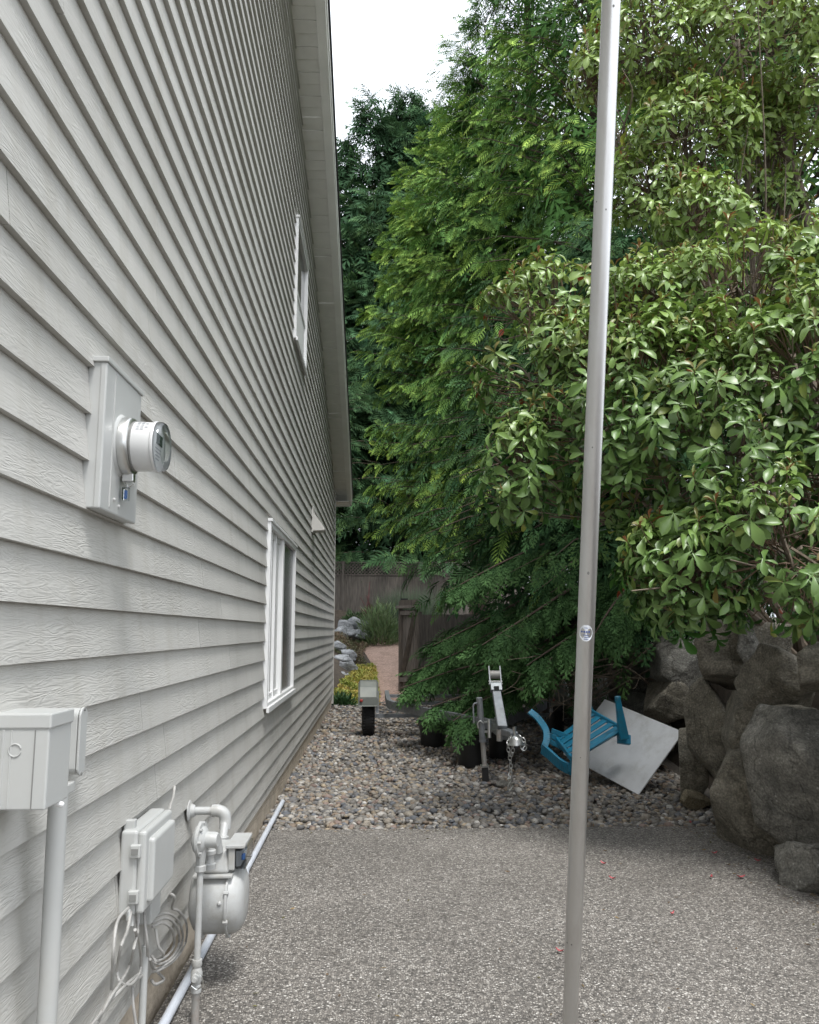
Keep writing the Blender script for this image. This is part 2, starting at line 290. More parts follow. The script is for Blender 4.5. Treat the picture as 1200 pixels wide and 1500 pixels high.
class B:
    """collects shapes (world coordinates); build() links them as ONE mesh object"""
    def __init__(s): s.v = []; s.f = []
    def add(s, v, f):
        o = len(s.v); s.v += [tuple(map(float, p)) for p in v]; s.f += [tuple(i+o for i in q) for q in f]; return s
    def box(s, x0, x1, y0, y1, z0, z1):
        return s.add([(x, y, z) for z in (z0, z1) for y in (y0, y1) for x in (x0, x1)],
                     [(0, 2, 3, 1), (4, 5, 7, 6), (0, 1, 5, 4), (2, 6, 7, 3), (0, 4, 6, 2), (1, 3, 7, 5)])
    def beam(s, p, q, w, h, up=(0, 0, 1), w2=None, h2=None):
        a, b, d = basis(np.array(q)-np.array(p), up); w2 = w2 or w; h2 = h2 or h; v = []
        for c, ww, hh in ((p, w, h), (q, w2, h2)):
            for i, j in ((-1, -1), (1, -1), (1, 1), (-1, 1)): v.append(np.array(c)+a*i*ww/2+b*j*hh/2)
        return s.add(v, [(3, 2, 1, 0), (4, 5, 6, 7), (0, 1, 5, 4), (1, 2, 6, 5), (2, 3, 7, 6), (3, 0, 4, 7)])
    def tube(s, pts, r, n=10, caps=True):
        pts = [np.array(p, float) for p in pts]; r = r if hasattr(r, '__len__') else [r]*len(pts)
        v = []; f = []; a = None
        for i, p in enumerate(pts):
            d = pts[min(i+1, len(pts)-1)]-pts[max(i-1, 0)]; d /= np.linalg.norm(d)+1e-9
            if a is None: a, b, _ = basis(d)
            else:
                a = a-d*(a@d); a /= np.linalg.norm(a)+1e-9; b = np.cross(d, a)
            for k in range(n):
                t = 2*math.pi*k/n; v.append(p+(a*math.cos(t)+b*math.sin(t))*r[i])
        for i in range(len(pts)-1):
            for k in range(n): f.append((i*n+k, i*n+(k+1) % n, (i+1)*n+(k+1) % n, (i+1)*n+k))
        if caps: f.append(tuple(range(n-1, -1, -1))); f.append(tuple((len(pts)-1)*n+k for k in range(n)))
        return s.add(v, f)
    def lathe(s, c, axis, prof, n=24):
        a, b, d = basis(axis); v = []; f = []
        for h, r in prof:
            for k in range(n):
                t = 2*math.pi*k/n; v.append(np.array(c)+d*h+(a*math.cos(t)+b*math.sin(t))*max(r, 1e-4))
        for i in range(len(prof)-1):
            for k in range(n): f.append((i*n+k, i*n+(k+1) % n, (i+1)*n+(k+1) % n, (i+1)*n+k))
        f.append(tuple(range(n-1, -1, -1))); f.append(tuple((len(prof)-1)*n+k for k in range(n)))
        return s.add(v, f)
    def prism(s, poly, off):
        n = len(poly); p = [np.array(q, float) for q in poly]; o = np.array(off, float)
        return s.add(p+[q+o for q in p], [tuple(range(n-1, -1, -1)), tuple(range(n, 2*n))]+[(i, (i+1) % n, n+(i+1) % n, n+i) for i in range(n)])
    def build(s, name, m, parent=None, smooth=False, bevel=0, seg=2):
        me = bpy.data.meshes.new(name); v = np.array(s.v)-wloc(parent); me.from_pydata(v.tolist(), [], s.f); me.update()
        o = link(name, me, m, parent)
        if smooth:
            me.polygons.foreach_set('use_smooth', np.ones(len(me.polygons), bool)); me.set_sharp_from_angle(angle=R(40))
        if bevel:
            bv = o.modifiers.new('bevel', 'BEVEL'); bv.width = bevel; bv.segments = seg; bv.limit_method = 'ANGLE'; bv.angle_limit = R(40)
        return o
def tag(o, label, cat, group=None):
    o['label'] = label; o['category'] = cat
    if group: o['group'] = group
    return o
def thing(name, label, cat, loc, group=None):
    o = bpy.data.objects.new(name, None); COL.objects.link(o); o.location = loc; o.empty_display_size = 0.2
    return tag(o, label, cat, group)
def struct(o): o['kind'] = 'structure'; return o
def stuff(o): o['kind'] = 'stuff'; return o
def smoothcurve(pts, n=6):
    """Catmull-Rom through the points"""
    P = [np.array(p, float) for p in pts]; P = [2*P[0]-P[1]]+P+[2*P[-1]-P[-2]]; out = []
    for i in range(1, len(P)-2):
        for k in range(n):
            t = k/n; out.append(0.5*(2*P[i]+(P[i+1]-P[i-1])*t+(2*P[i-1]-5*P[i]+4*P[i+1]-P[i+2])*t*t+(3*P[i]-P[i-1]-3*P[i+1]+P[i+2])*t**3))
    return out+[P[-2]]
def scatter(tv, tf, mats, pos, tint_v=None):
    """template (n,3) through k matrices (k,3,3) to positions (k,3) -> joined arrays"""
    k = len(pos); n = len(tv)
    V = np.einsum('kij,nj->kni', mats, tv)+pos[:, None, :]
    T = (tf[None]+(np.arange(k)*n)[:, None, None])
    return V.reshape(-1, 3), T.reshape(-1, 3)
def frames(d, up):
    """columns: x along d, z near up"""
    d = d/np.linalg.norm(d, axis=1, keepdims=True)
    y = np.cross(up, d); y /= np.linalg.norm(y, axis=1, keepdims=True)+1e-9
    z = np.cross(d, y)
    return np.stack([d, y, z], axis=2)
def ico(sub):
    import bmesh
    bm = bmesh.new(); bmesh.ops.create_icosphere(bm, subdivisions=sub, radius=1.0)
    v = np.array([p.co[:] for p in bm.verts]); f = np.array([[q.index for q in p.verts] for p in bm.faces]); bm.free(); return v, f

# ================================================================== SETTING
WX = -0.90                          # outer face of the siding
def face_x(y, z): return 2.62+0.13*max(0.0, y-5.6)+0.10*max(0, 5.0-y)*0+0.22*z     # battered face of the boulder wall
def gh(x, y):
    """terrain height"""
    z = -0.12
    if y > 18.2: z = -0.12+0.17*min(y-18.2, 1.0)+0.145*max(0, min(y, 28.2)-19.2)+0.33*max(0, min(y, 30.5)-28.2)
    if y > 18.6 and x < -0.55: z += 0.35*min(1, (-0.55-x)/0.6)*min(1, (y-18.6)/2.0)
    bx = face_x(min(y, 14), 0)+0.55
    if x > bx:
        t = min(1, (x-bx)/0.35); zb = 1.32+0.05*min(x-bx, 20)
        z = z*(1-t)+max(zb, z)*t
    return z+0.03*mnoise.noise(Vector((x*0.7, y*0.7, 0)))
xs = np.unique(np.concatenate([[-160, -90, -50, -30, -16], np.arange(-8, 9, 0.22), [10, 14, 22, 40, 80, 160]]))
ys = np.unique(np.concatenate([[-120, -60, -30, -14], np.arange(-6, 36, 0.3), [38, 44, 60, 100, 200]]))
gv = np.array([[x, y, gh(x, y)] for y in ys for x in xs]); nx = len(xs); gf = []
for j in range(len(ys)-1):
    for i in range(nx-1):
        a = j*nx+i; gf += [(a, a+1, a+nx+1), (a, a+nx+1, a+nx)]
struct(link('ground', big_mesh('ground', gv, gf), M['dirt'], smooth=True))
# driveway slab: far edge slightly ragged, right edge under the boulders
edge = [(-0.84+3.9*i/26, 6.93+0.03*mnoise.noise(Vector((i*0.7, 3, 0)))) for i in range(27)]
poly = [(-0.905, -9, -0.1), (3.06, -9, -0.1)]+[(x, y, -0.1) for x, y in reversed(edge)]+[(-0.905, 6.93, -0.1)]
struct(B().prism(poly, (0, 0, 0.1)).build('driveway', M['aggregate'], bevel=0.006))
bed = [(-0.95, 6.7), (3.15, 6.7), (3.5, 9), (4.2, 14), (3.6, 18.4), (-0.95, 18.4)]
struct(B().prism([(x, y, -0.11) for x, y in bed], (0, 0, 0.085)).build('gravel_bed', M['bed']))
pc = [(18.5, .5, .5), (20, .5, .5), (22, .42, .5), (24, .33, .52), (25.5, .2, .6), (26.8, .1, .72), (27.8, .35, .5), (28.4, .55, .3)]
pv = []; pf = []
for k in range(40):
    y = 18.5+9.9*k/39; cx = np.interp(y, [p[0] for p in pc], [p[1] for p in pc]); hw = np.interp(y, [p[0] for p in pc], [p[2] for p in pc])
    for i in range(9):
        x = cx+hw*(i/4-1)*(1+0.06*mnoise.noise(Vector((y*1.5, i, 5)))); pv.append((x, y, gh(x, y)+0.02-(0.03 if i in (0, 8) else 0)))
    if k:
        for i in range(8): a = (k-1)*9+i; pf += [(a, a+1, a+10), (a, a+10, a+9)]
struct(link('path', big_mesh('path', pv, pf), M['path'], smooth=True))

# gravel: river pebbles in two grades
iv1, if1 = ico(2); iv0, if0 = ico(1)
def pebbles(n, y0, y1, s0, s1, tv, tf, seed):
    g = np.random.default_rng(seed)
    y = g.uniform(y0, y1, n); xr = np.interp(y, [6.7, 8, 9, 11, 14, 18.3], [3.0, 3.15, 3.3, 3.6, 3.9, 3.6]); x = g.uniform(-0.93, 1, n)*0+(-0.93+(xr+0.93)*g.random(n))
    s = g.uniform(s0, s1, n)**1.0; s *= np.where(g.random(n) < 0.12, 1.45, 1)
    ax = s[:, None]*np.stack([g.uniform(.8, 1.3, n), g.uniform(.75, 1.1, n), g.uniform(.45, .75, n)], 1)
    an = g.uniform(0, 6.28, n); ti = g.normal(0, .35, n); ca, sa, ct, st = np.cos(an), np.sin(an), np.cos(ti), np.sin(ti)
    Rz = np.zeros((n, 3, 3)); Rz[:, 0, 0] = ca; Rz[:, 0, 1] = -sa; Rz[:, 1, 0] = sa; Rz[:, 1, 1] = ca; Rz[:, 2, 2] = 1
    Rx = np.zeros((n, 3, 3)); Rx[:, 0, 0] = 1; Rx[:, 1, 1] = ct; Rx[:, 1, 2] = -st; Rx[:, 2, 1] = st; Rx[:, 2, 2] = ct
    Mx = Rz@Rx*ax[:, None, :]
    mound = 0.03*np.array([mnoise.noise(Vector((a*1.1, b*1.1, 9))) for a, b in zip(x, y)])
    z = -0.02+mound+g.uniform(-0.008, 0.022, n); z += np.where(y < 7.15, -0.008, 0.0)
    V, T = scatter(tv, tf, Mx, np.stack([x, y, z], 1))
    wob = 1+0.1*np.sin(V[:, :1]*170+V[:, 1:2]*90)*0
    pal = np.array([[.2, .185, .165], [.26, .23, .19], [.15, .145, .14], [.33, .31, .28], [.24, .19, .145], [.13, .135, .145], [.3, .245, .175], [.22, .165, .14], [.42, .4, .37]])
    c = pal[g.choice(len(pal), n, p=[.22, .18, .17, .1, .1, .08, .06, .05, .04])]*g.uniform(.7, 1.15, (n, 1))
    return V, T, np.repeat(c, len(tv), 0)
tv1 = iv1*(1+0.09*np.array([mnoise.noise(Vector(p*1.3)) for p in iv1])[:, None]*2)
PB = [pebbles(6200, 6.94, 9.2, .021, .04, tv1[:, :], if1, 1) if False else pebbles(6500, 6.94, 9.4, .02, .038, iv0*(1+0.12*rng.normal(0, 1, (len(iv0), 1))), if0, 1),
      pebbles(5200, 9.2, 13, .023, .042, iv0*(1+0.12*rng.normal(0, 1, (len(iv0), 1))), if0, 2),
      pebbles(3600, 12.9, 18.4, .025, .045, iv0*(1+0.1*rng.normal(0, 1, (len(iv0), 1))), if0, 3)]
V = []; T = []; Ct = []; o_ = 0
for a, b, c in PB: V.append(a); T.append(b+o_); Ct.append(c); o_ += len(a)
stuff(link('gravel', big_mesh('gravel', np.concatenate(V), np.concatenate(T), np.concatenate(Ct)), M['pebble'], smooth=True))
bpy.data.objects['gravel']['label'] = 'rounded river gravel beyond the concrete driveway'

# ================================================================== HOUSE
YC = 18.0; YN = -10.0; YR = 4.0; EZ = 4.65; SL = 1/3.0        # far corner, near corner, ridge, eave height, rake slope
def rake(y): return EZ+SL*(YC-y) if y >= YR else EZ+SL*(YC-YR)-SL*(YR-y)
house = thing('house', 'pale grey house with horizontal lap siding and gable eaves beside driveway', 'house', (-5.5, 4, 0))
CX = -0.935
B().prism([(CX, YN, 0.2), (CX, YC, 0.2), (CX, YC, EZ), (CX, YR, rake(YR)), (CX, YN, EZ)], (-9.5, 0, 0)).build('wall', M['core'], house)
B().box(-10.4, -0.93, YN+.02, YC-.02, -0.2, 0.2).build('foundation', M['concrete'], house)
LAP = 0.1524; Z0 = 1.5-LAP*9
WIN = [(6.86, 9.08, 0.955, 2.50), (8.58, 9.92, 4.74, 6.14)]
def siding_piece(y0, y1, z0, z1, dx, zf):
    n = max(1, int((y1-y0)/0.55)); v = []; f = []
    for i in range(n+1):
        y = y0+(y1-y0)*i/n; w = 0.0016*mnoise.noise(Vector((y*0.9, z0*7, 1))); wz = 0.0022*mnoise.noise(Vector((y*0.45, z0*5, 4)))
        zt = min(z1, zf+LAP+0.012)
        if y0 > -50 and i >= 0: pass
        xo = WX+dx+w; xt = WX-0.0205*(zt-zf)/LAP; xo = xo-0.0205*(z0-zf)/LAP
        v += [(xo, y, z0+wz), (xt, y, zt), (xt-0.004, y, zt), (xo-0.0225, y, z0+wz)]
    for i in range(n):
        a = i*4; b = a+4
        f += [(a, a+1, b+1, b), (a+3, a, b, b+3), (a+1, a+2, b+2, b+1)]
    f += [(0, 3, 2, 1), (n*4, n*4+1, n*4+2, n*4+3)]
    return v, f
row = 0
while True:
    z0 = Z0+row*LAP
    yl, yh = -1.3, YC-0.02
    if z0 > EZ-0.02: yh = YC-(z0-EZ)/SL-0.05
    if z0 > rake(YR)-0.05 or yh < yl+0.3: break
    zn = rake(yl)
    cuts = []; y = yl+random.uniform(0.6, 3.6)
    while y < yh-0.4: cuts.append(y); y += 3.66
    ends = [yl]+cuts+[yh]
    for a, b in zip(ends[:-1], ends[1:]):
        segs = [(a+0.0018, b-0.0018, z0, z0+LAP+0.012)]
        for (w0, w1, wz0, wz1) in WIN:
            if z0+LAP > wz0 and z0 < wz1:
                out = []
                for (p, q, s, t) in segs:
                    if q <= w0 or p >= w1: out.append((p, q, s, t)); continue
                    if p < w0: out.append((p, w0, s, t))
                    if q > w1: out.append((w1, q, s, t))
                    if s < wz0-0.01: out.append((max(p, w0), min(q, w1), s, wz0))
                    elif z0+LAP > wz1+0.02: out.append((max(p, w0), min(q, w1), wz1, t))
                segs = out
        if z0 > EZ-LAP-.02:                         # keep under the raking soffit
            segs = [(p, min(q, YC-(z0-EZ)/SL), s, t) for p, q, s, t in segs if p < YC-(z0-EZ)/SL-0.1]
        for (p, q, s, t) in segs:
            bb = B(); bb.add(*siding_piece(p, q, max(s, .195), t, random.gauss(0, 0.0009), z0)); bb.build('siding_board', M['siding'], house)
    row += 1
# corner trim, frieze, soffit panels, barge board, shingles
B().box(-1.0, WX+0.012, YC-0.05, YC+0.03, 0.05, EZ+0.02).build('corner_trim', M['trim'], house, bevel=0.003)
BX = -0.56                                     # barge board's outer face
YE = 18.55                                      # eave end of the rake
def rk(y): return EZ+SL*(YC-y)
y = YE; k = 0; step = 0.142
while y > 3.0:
    y1 = y-step*0.985; dz = 0.012 if k % 14 == 9 else 0.0; g = 0.004
    bb = B(); zz = -0.004+0.003*(k % 2)-dz
    bb.add([(WX-0.05, y, rk(y)+zz), (BX-0.03, y, rk(y)+zz), (BX-0.03, y1+g, rk(y1)+zz), (WX-0.05, y1+g, rk(y1)+zz),
            (WX-0.05, y, rk(y)+0.03), (BX-0.03, y, rk(y)+0.03), (BX-0.03, y1+g, rk(y1)+0.03), (WX-0.05, y1+g, rk(y1)+0.03)],
           [(0, 3, 2, 1), (4, 5, 6, 7), (0, 1, 5, 4), (1, 2, 6, 5), (2, 3, 7, 6), (3, 0, 4, 7)])
    bb.build('soffit_panel', M['soffit'], house); y -= step; k += 1
for yj in (17.2, 15.1, 12.2, 9.1, 6.0):
    B().prism([(WX-.02, yj, rk(yj)-.014), (BX-.032, yj, rk(yj)-.014), (BX-.032, yj-.09, rk(yj-.09)-.014), (WX-.02, yj-.09, rk(yj-.09)-.014)], (0, 0, .02)).build('soffit_joint_strip', M['soffit'], house)
def raked(x0, x1, zlo, zhi, ya=YE+0.02, yb=YR):
    return B().prism([(x0, ya, rk(ya)+zlo), (x0, yb, rk(yb)+zlo), (x0, yb, rk(yb)+zhi), (x0, ya, rk(ya)+zhi)], (x1-x0, 0, 0))
raked(BX-0.105, BX, -0.03, 0.19).build('barge_board', M['fascia'], house, bevel=0.003)
raked(BX, BX+0.014, 0.06, 0.192).build('barge_trim', M['fascia'], house, bevel=0.002)
raked(BX+0.012, BX+0.024, 0.172, 0.2).build('drip_edge', M['black'], house)
rf = B().prism([(BX+0.035, YE+0.1, rk(YE+0.1)+.2), (BX+0.035, YR, rk(YR)+.2), (BX+0.035, YN-.6, rk(YR)+.2-SL*(YR-YN+.6)), (BX+0.035, YN-.6, rk(YR)+.23-SL*(YR-YN+.6)), (BX+0.035, YR, rk(YR)+.235), (BX+0.035, YE+.1, rk(YE+.1)+.235)], (-10, 0, 0)).build('roof', M['roof'], house)
B().box(-10, BX-0.03, YE, YE+0.03, rk(YE)-0.06, rk(YE)+0.16).build('eave_fascia', M['fascia'], house)
B().box(-10, BX-0.05, YC+0.02, YE, rk(YE)-0.03, rk(YE)-0.015).build('eave_soffit', M['soffit'], house)
# ---- windows
def window(y0, y1, z0, z1, split, lower):
    fr = B(); x0, x1 = CX-0.02, WX+0.022; t = 0.045
    fr.box(x0, x1, y0, y0+t, z0, z1); fr.box(x0, x1, y1-t, y1, z0, z1); fr.box(x0, x1, y0+t, y1-t, z1-t, z1); fr.box(x0, x1, y0+t, y1-t, z0, z0+t)
    w = fr.build('window', M['white'], house, bevel=0.004)
    B().box(x1-.004, x1+0.02, y0-.012, y1+.012, z0-0.03, z0+0.014).build('sill', M['white'], w, bevel=0.003)
    B().box(x1-.03, x1+0.012, y0-.012, y1+.012, z1-.004, z1+0.022).build('head_trim', M['white'], w, bevel=0.003)
    return w, t
y0, y1, z0, z1 = WIN[0]; w, t = window(*WIN[0], 0.5, True); ym = 7.95
B().box(CX-.02, CX+.004, y0+t, ym, z0+t, z1-t).build('blind', M['blind'], w)
for a, b, xx in ((ym-.045, ym+.055, WX+.012), (y0+.36, y0+.41, WX-.012), (y0+.62, y0+.68, WX-.006), (y0+.12, y0+.16, WX-.014)):
    B().box(CX-.01, xx, a, b, z0+t, z1-t).build('stile', M['white'], w, bevel=0.003)
for zz in (z0+t, z1-t-.05):
    B().box(CX-.005, WX-.016, y0+t, ym-.045, zz, zz+.05).build('rail', M['white'], w, bevel=0.003)
B().box(CX-.01, WX-.012, ym+.055, y1-t, z0+t, z1-t).build('pane', M['screen'], w)
y0, y1, z0, z1 = WIN[1]; w, t = window(*WIN[1], 0.5, False); zm = 5.36
B().box(CX-.01, WX-.02, y0+t, y1-t, zm+.03, z1-t).build('pane', M['pane'], w)
B().box(CX-.01, WX-.012, y0+t, y1-t, z0+t, zm-.02).build('pane', M['blind'], w)
B().box(CX-.01, WX+.002, y0+t, y1-t, zm-.02, zm+.03).build('rail', M['white'], w, bevel=0.003)
# ---- dryer vent hood
vh = thing('vent_hood', 'beige sloped metal vent hood on the siding above the lower window', 'vent hood', (WX, 11.7, 2.9))
va, vb, vz = 11.55, 11.86, 2.99
B().prism([(WX-.01, va, vz), (WX+.17, va, vz+.01), (WX+.175, va, vz+.035), (WX-.01, va, vz+.3)], (0, vb-va, 0)).build('hood', M['trim'], vh, bevel=0.004)
B().box(WX-.012, WX+.012, va-.03, vb+.03, vz-.02, vz+.335).build('flange', M['trim'], vh, bevel=0.002)

# ================================================================== UTILITIES ON THE WALL
# ---- electric meter: base box, socket ring, cylinder, seal
em = thing('electric_meter', 'round glass electric meter on a tall grey metal box on the siding', 'electric meter', (WX, 2.55, 1.93))
bx1 = -0.858; y0, y1, z0, z1 = 2.553, 2.94, 1.957, 2.437
B().box(WX-.02, bx1-.012, y0+.004, y1-.004, z0+.004, z1-.004).build('box', M['util'], em, bevel=0.004)
cv = B().box(bx1-.022, bx1, y0, y1, z0+.002, z1-.006).build('cover', M['util'], em, bevel=0.005)
B().box(WX-.018, bx1+.006, y0-.006, y1+.006, z1-.006, z1+.012).build('rain_cap', M['util'], em, bevel=0.003)
B().box(bx1, bx1+.003, y0+.085, y0+.09, z0+.02, z1-.02).build('crease', M['util'], cv)
for yy, zz in ((y0+.13, z0+.05), (y0+.18, z0+.035)): B().lathe((bx1-.002, yy, zz), (1, 0, 0), [(0, .006), (.006, .006), (.009, .003)], 8).build('rivet', M['util'], cv)
mc = np.array([bx1-.004, 2.745, 2.198])
B().lathe(mc, (1, 0, 0), [(0, .112), (.004, .108), (.012, .1), (.014, .093)], 36).build('socket_hub', M['util'], em, smooth=True)
B().lathe(mc+[.012, 0, 0], (1, 0, 0), [(0, .094), (.002, .099), (.022, .1), (.03, .097), (.034, .09)], 40).build('seal_ring', M['steel'], em, smooth=True)
B().lathe(mc+[.044, 0, 0], (1, 0, 0), [(0, .083), (.006, .086), (.009, .083)], 32).build('gasket', M['util_dark'], em, smooth=True)
body = B().lathe(mc+[.05, 0, 0], (1, 0, 0), [(0, .082), (.006, .084), (.062, .083), (.07, .0825)], 40).build('meter_body', M['plastic_white'], em, smooth=True)
B().lathe(mc+[.119, 0, 0], (1, 0, 0), [(0, .078), (.004, .076)], 36).build('dial_plate', M['plastic_white'], em, smooth=True)
dp = mc+[.1245, 0, 0]
B().box(dp[0], dp[0]+.003, dp[1]-.035, dp[1]+.04, dp[2]+.005, dp[2]+.042).build('display', M['lcd'], em)
for i in range(4): B().box(dp[0], dp[0]+.002, dp[1]-.045+.002*i, dp[1]+.03-.008*i, dp[2]-.012-.012*i, dp[2]-.008-.012*i).build('print_line', M['grey_ink'], em)
gl = B().lathe(mc+[.115, 0, 0], (1, 0, 0), [(0, .0845), (.022, .084), (.028, .082), (.034, .078)], 40).build('glass_cover', M['clear'], em, smooth=True)
B().lathe(mc+[.116, 0, 0], (1, 0, 0), [(0, .0855), (.003, .0865), (.007, .0865), (.010, .0855)], 40).build('rim', M['plastic_white'], em, smooth=True)
# printed label on the body (small grey marks)
for k in range(5):
    a0 = R(118+6*k)
    for j in range(3 if k in (1, 3) else 2):
        xx = mc[0]+.066+.014*j; p = np.array([xx, mc[1]-math.cos(a0-R(60))*0.0838, mc[2]+math.sin(a0-R(60))*0.0838*0.6])
        ang = R(148-7*k); q = np.array([xx, mc[1]+math.cos(ang)*.0842, mc[2]+math.sin(ang)*.0842])
        B().beam(q, q+[.010, 0, 0], .0035 if k != 2 else .002, .001, up=(0, math.cos(ang), math.sin(ang))).build('print_line', M['grey_ink'], em)
# seal ring's clamp and blue padlock tag
B().box(mc[0]+.012, mc[0]+.05, mc[1]-.016, mc[1]+.012, mc[2]-.122, mc[2]-.094).build('clamp', M['steel'], em, bevel=.003)
B().tube([mc+[.04, .0, -.11], mc+[.046, .004, -.13], mc+[.03, .0, -.14], mc+[.02, -.004, -.12]], .003, 6).build('wire', M['steel'], em)
B().box(mc[0]+.014, mc[0]+.034, mc[1]-.014, mc[1]+.012, mc[2]-.185, mc[2]-.14).build('seal', M['clear'], em, bevel=.003)
B().box(mc[0]+.02, mc[0]+.028, mc[1]-.010, mc[1]+.006, mc[2]-.18, mc[2]-.15).build('blue_seal', M['bluetag'], em, bevel=.002)

# ---- wiring box close to the camera with its condulet and conduit
jb = thing('junction_box', 'grey metal junction box with overhanging lid and round knockout', 'junction box', (WX, 2.27, 1.16))
y0, y1, z0, z1, xf = 2.035, 2.18, 1.165, 1.385, -0.772
B().box(WX-.012, xf, y0, y1, z0, z1-.03).build('body', M['util'], jb, bevel=.004)
B().box(WX-.014, xf+.004, y0-.004, y1+.003, z1-.034, z1+.0015).build('lid', M['util'], jb, bevel=.004)
B().box(xf-.0335, xf-.0315, y0-.0022, y0+.002, z0+.004, z1-.036).build('seam', M['util_dark'], jb)
B().box(xf-.110, xf-.104, y0-.002, y0+.002, z0+.004, z1-.036).build('rib', M['util'], jb, bevel=.001)
B().box(xf-.090, xf-.086, y0-.002, y0+.002, z0+.004, z1-.036).build('rib', M['util'], jb, bevel=.001)
ko = B(); cc = np.array([xf-.078, y0-.0012, z0+.137])
ko.tube([cc+np.array([math.cos(t)*.0145, 0, math.sin(t)*.0145]) for t in np.linspace(.3, 6.0, 22)], .0018, 6); ko.build('knockout', M['util'], jb, smooth=True)
B().lathe((xf-.012, y0+.10, z0-.004), (1, 0, -.2), [(0, .007), (.016, .007), (.02, .004)], 10).build('screw', M['white'], jb)
cdt = thing('condulet', 'oval grey conduit fitting screwed beside the junction box lid', 'conduit fitting', (WX, 2.56, 1.12))
pl = []
for k in range(28):
    t = 2*math.pi*k/28; pl.append((WX+.026, 2.545+.026*math.cos(t), 1.258+.026*math.sin(t)+(.07 if math.sin(t) > 0 else -.07)))
B().prism([(WX-.012, p[1], p[2]) for p in pl], (.036, 0, 0)).build('body', M['util'], cdt, bevel=.003)
B().prism([(WX+.027, 2.545+(p[1]-2.545)*1.12, 1.258+(p[2]-1.258)*1.03) for p in pl], (.007, 0, 0)).build('cover_plate', M['util'], cdt, bevel=.002)
for zz in (1.165, 1.351): B().lathe((WX+.033, 2.545, zz), (1, 0, 0), [(0, .006), (.003, .006), (.004, .003)], 10).build('screw', M['util_dark'], cdt)
B().beam((WX+.01, 2.48, 1.13), (WX+.01, 2.545, 1.13), .02, .03).build('neck', M['util'], cdt, bevel=.004)
cdn = tag(B().tube([(-.835, 2.30, -.02), (-.835, 2.30, .7), (-.835, 2.29, 1.0), (-.835, 2.288, 1.175)], .0245, 20).build('conduit', M['util'], None, smooth=True), 'thick vertical grey conduit pipe dropping from the junction box to ground', 'conduit')

# ---- telecom box, its conduit and the loose cables
tb = thing('telecom_box', 'grey plastic cable box with two side latches on the siding', 'cable box', (WX, 3.3, .57))
ya, yb, za, zb = 3.13, 3.50, .585, .865
B().box(WX-.01, WX+.052, ya-.012, yb+.006, za-.004, zb+.006).build('base', M['util'], tb, bevel=.012, seg=3)
ld = B().box(WX+.05, WX+.082, ya-.008, yb+.002, za, zb+.002).build('lid', M['util'], tb, bevel=.012, seg=3)
B().box(WX+.07, WX+.104, ya+.03, yb-.03, za+.028, zb-.03).build('raised_panel', M['util'], ld, bevel=.012, seg=3)
for zz in (za+.04, zb-.085):
    la = B().box(WX+.03, WX+.066, ya-.03, ya-.008, zz, zz+.045).build('latch', M['util'], tb, bevel=.004)
    B().box(WX+.036, WX+.06, ya-.034, ya-.029, zz+.012, zz+.033).build('slot', M['util_dark'], la)
B().box(WX-.01, WX+.03, ya+.02, ya+.05, zb, zb+.035).build('hanger', M['util'], tb, bevel=.003)
B().box(WX-.012, WX+.05, 3.36, 3.50, .47, .57).build('cable_clamp', M['util'], tb, bevel=.006)
tag(B().tube([(-.852, 3.30, -.02), (-.852, 3.30, .42)], .0135, 14).build('thin_conduit', M['util'], None, smooth=True), 'thin grey conduit rising from the ground below the cable box', 'conduit')
tag(B().tube([(-.852, 3.30, .41), (-.856, 3.296, .5), (-.862, 3.29, .59)], .006, 8).build('drop_cable', M['cable'], None, smooth=True), 'short grey cable entering the thin conduit under the cable box', 'cable')
def cable(px, label, r=.0054, X=(-.86, -.83)):
    pts = [on_wall(x, y, X[0]+(X[1]-X[0])*(k % 3)/2) for k, (x, y) in enumerate(px)]
    return tag(B().tube(smoothcurve(pts, 6), r, 7).build('cable', M['cable'], None, smooth=True), label, 'cable', 'loose cables under the cable box')
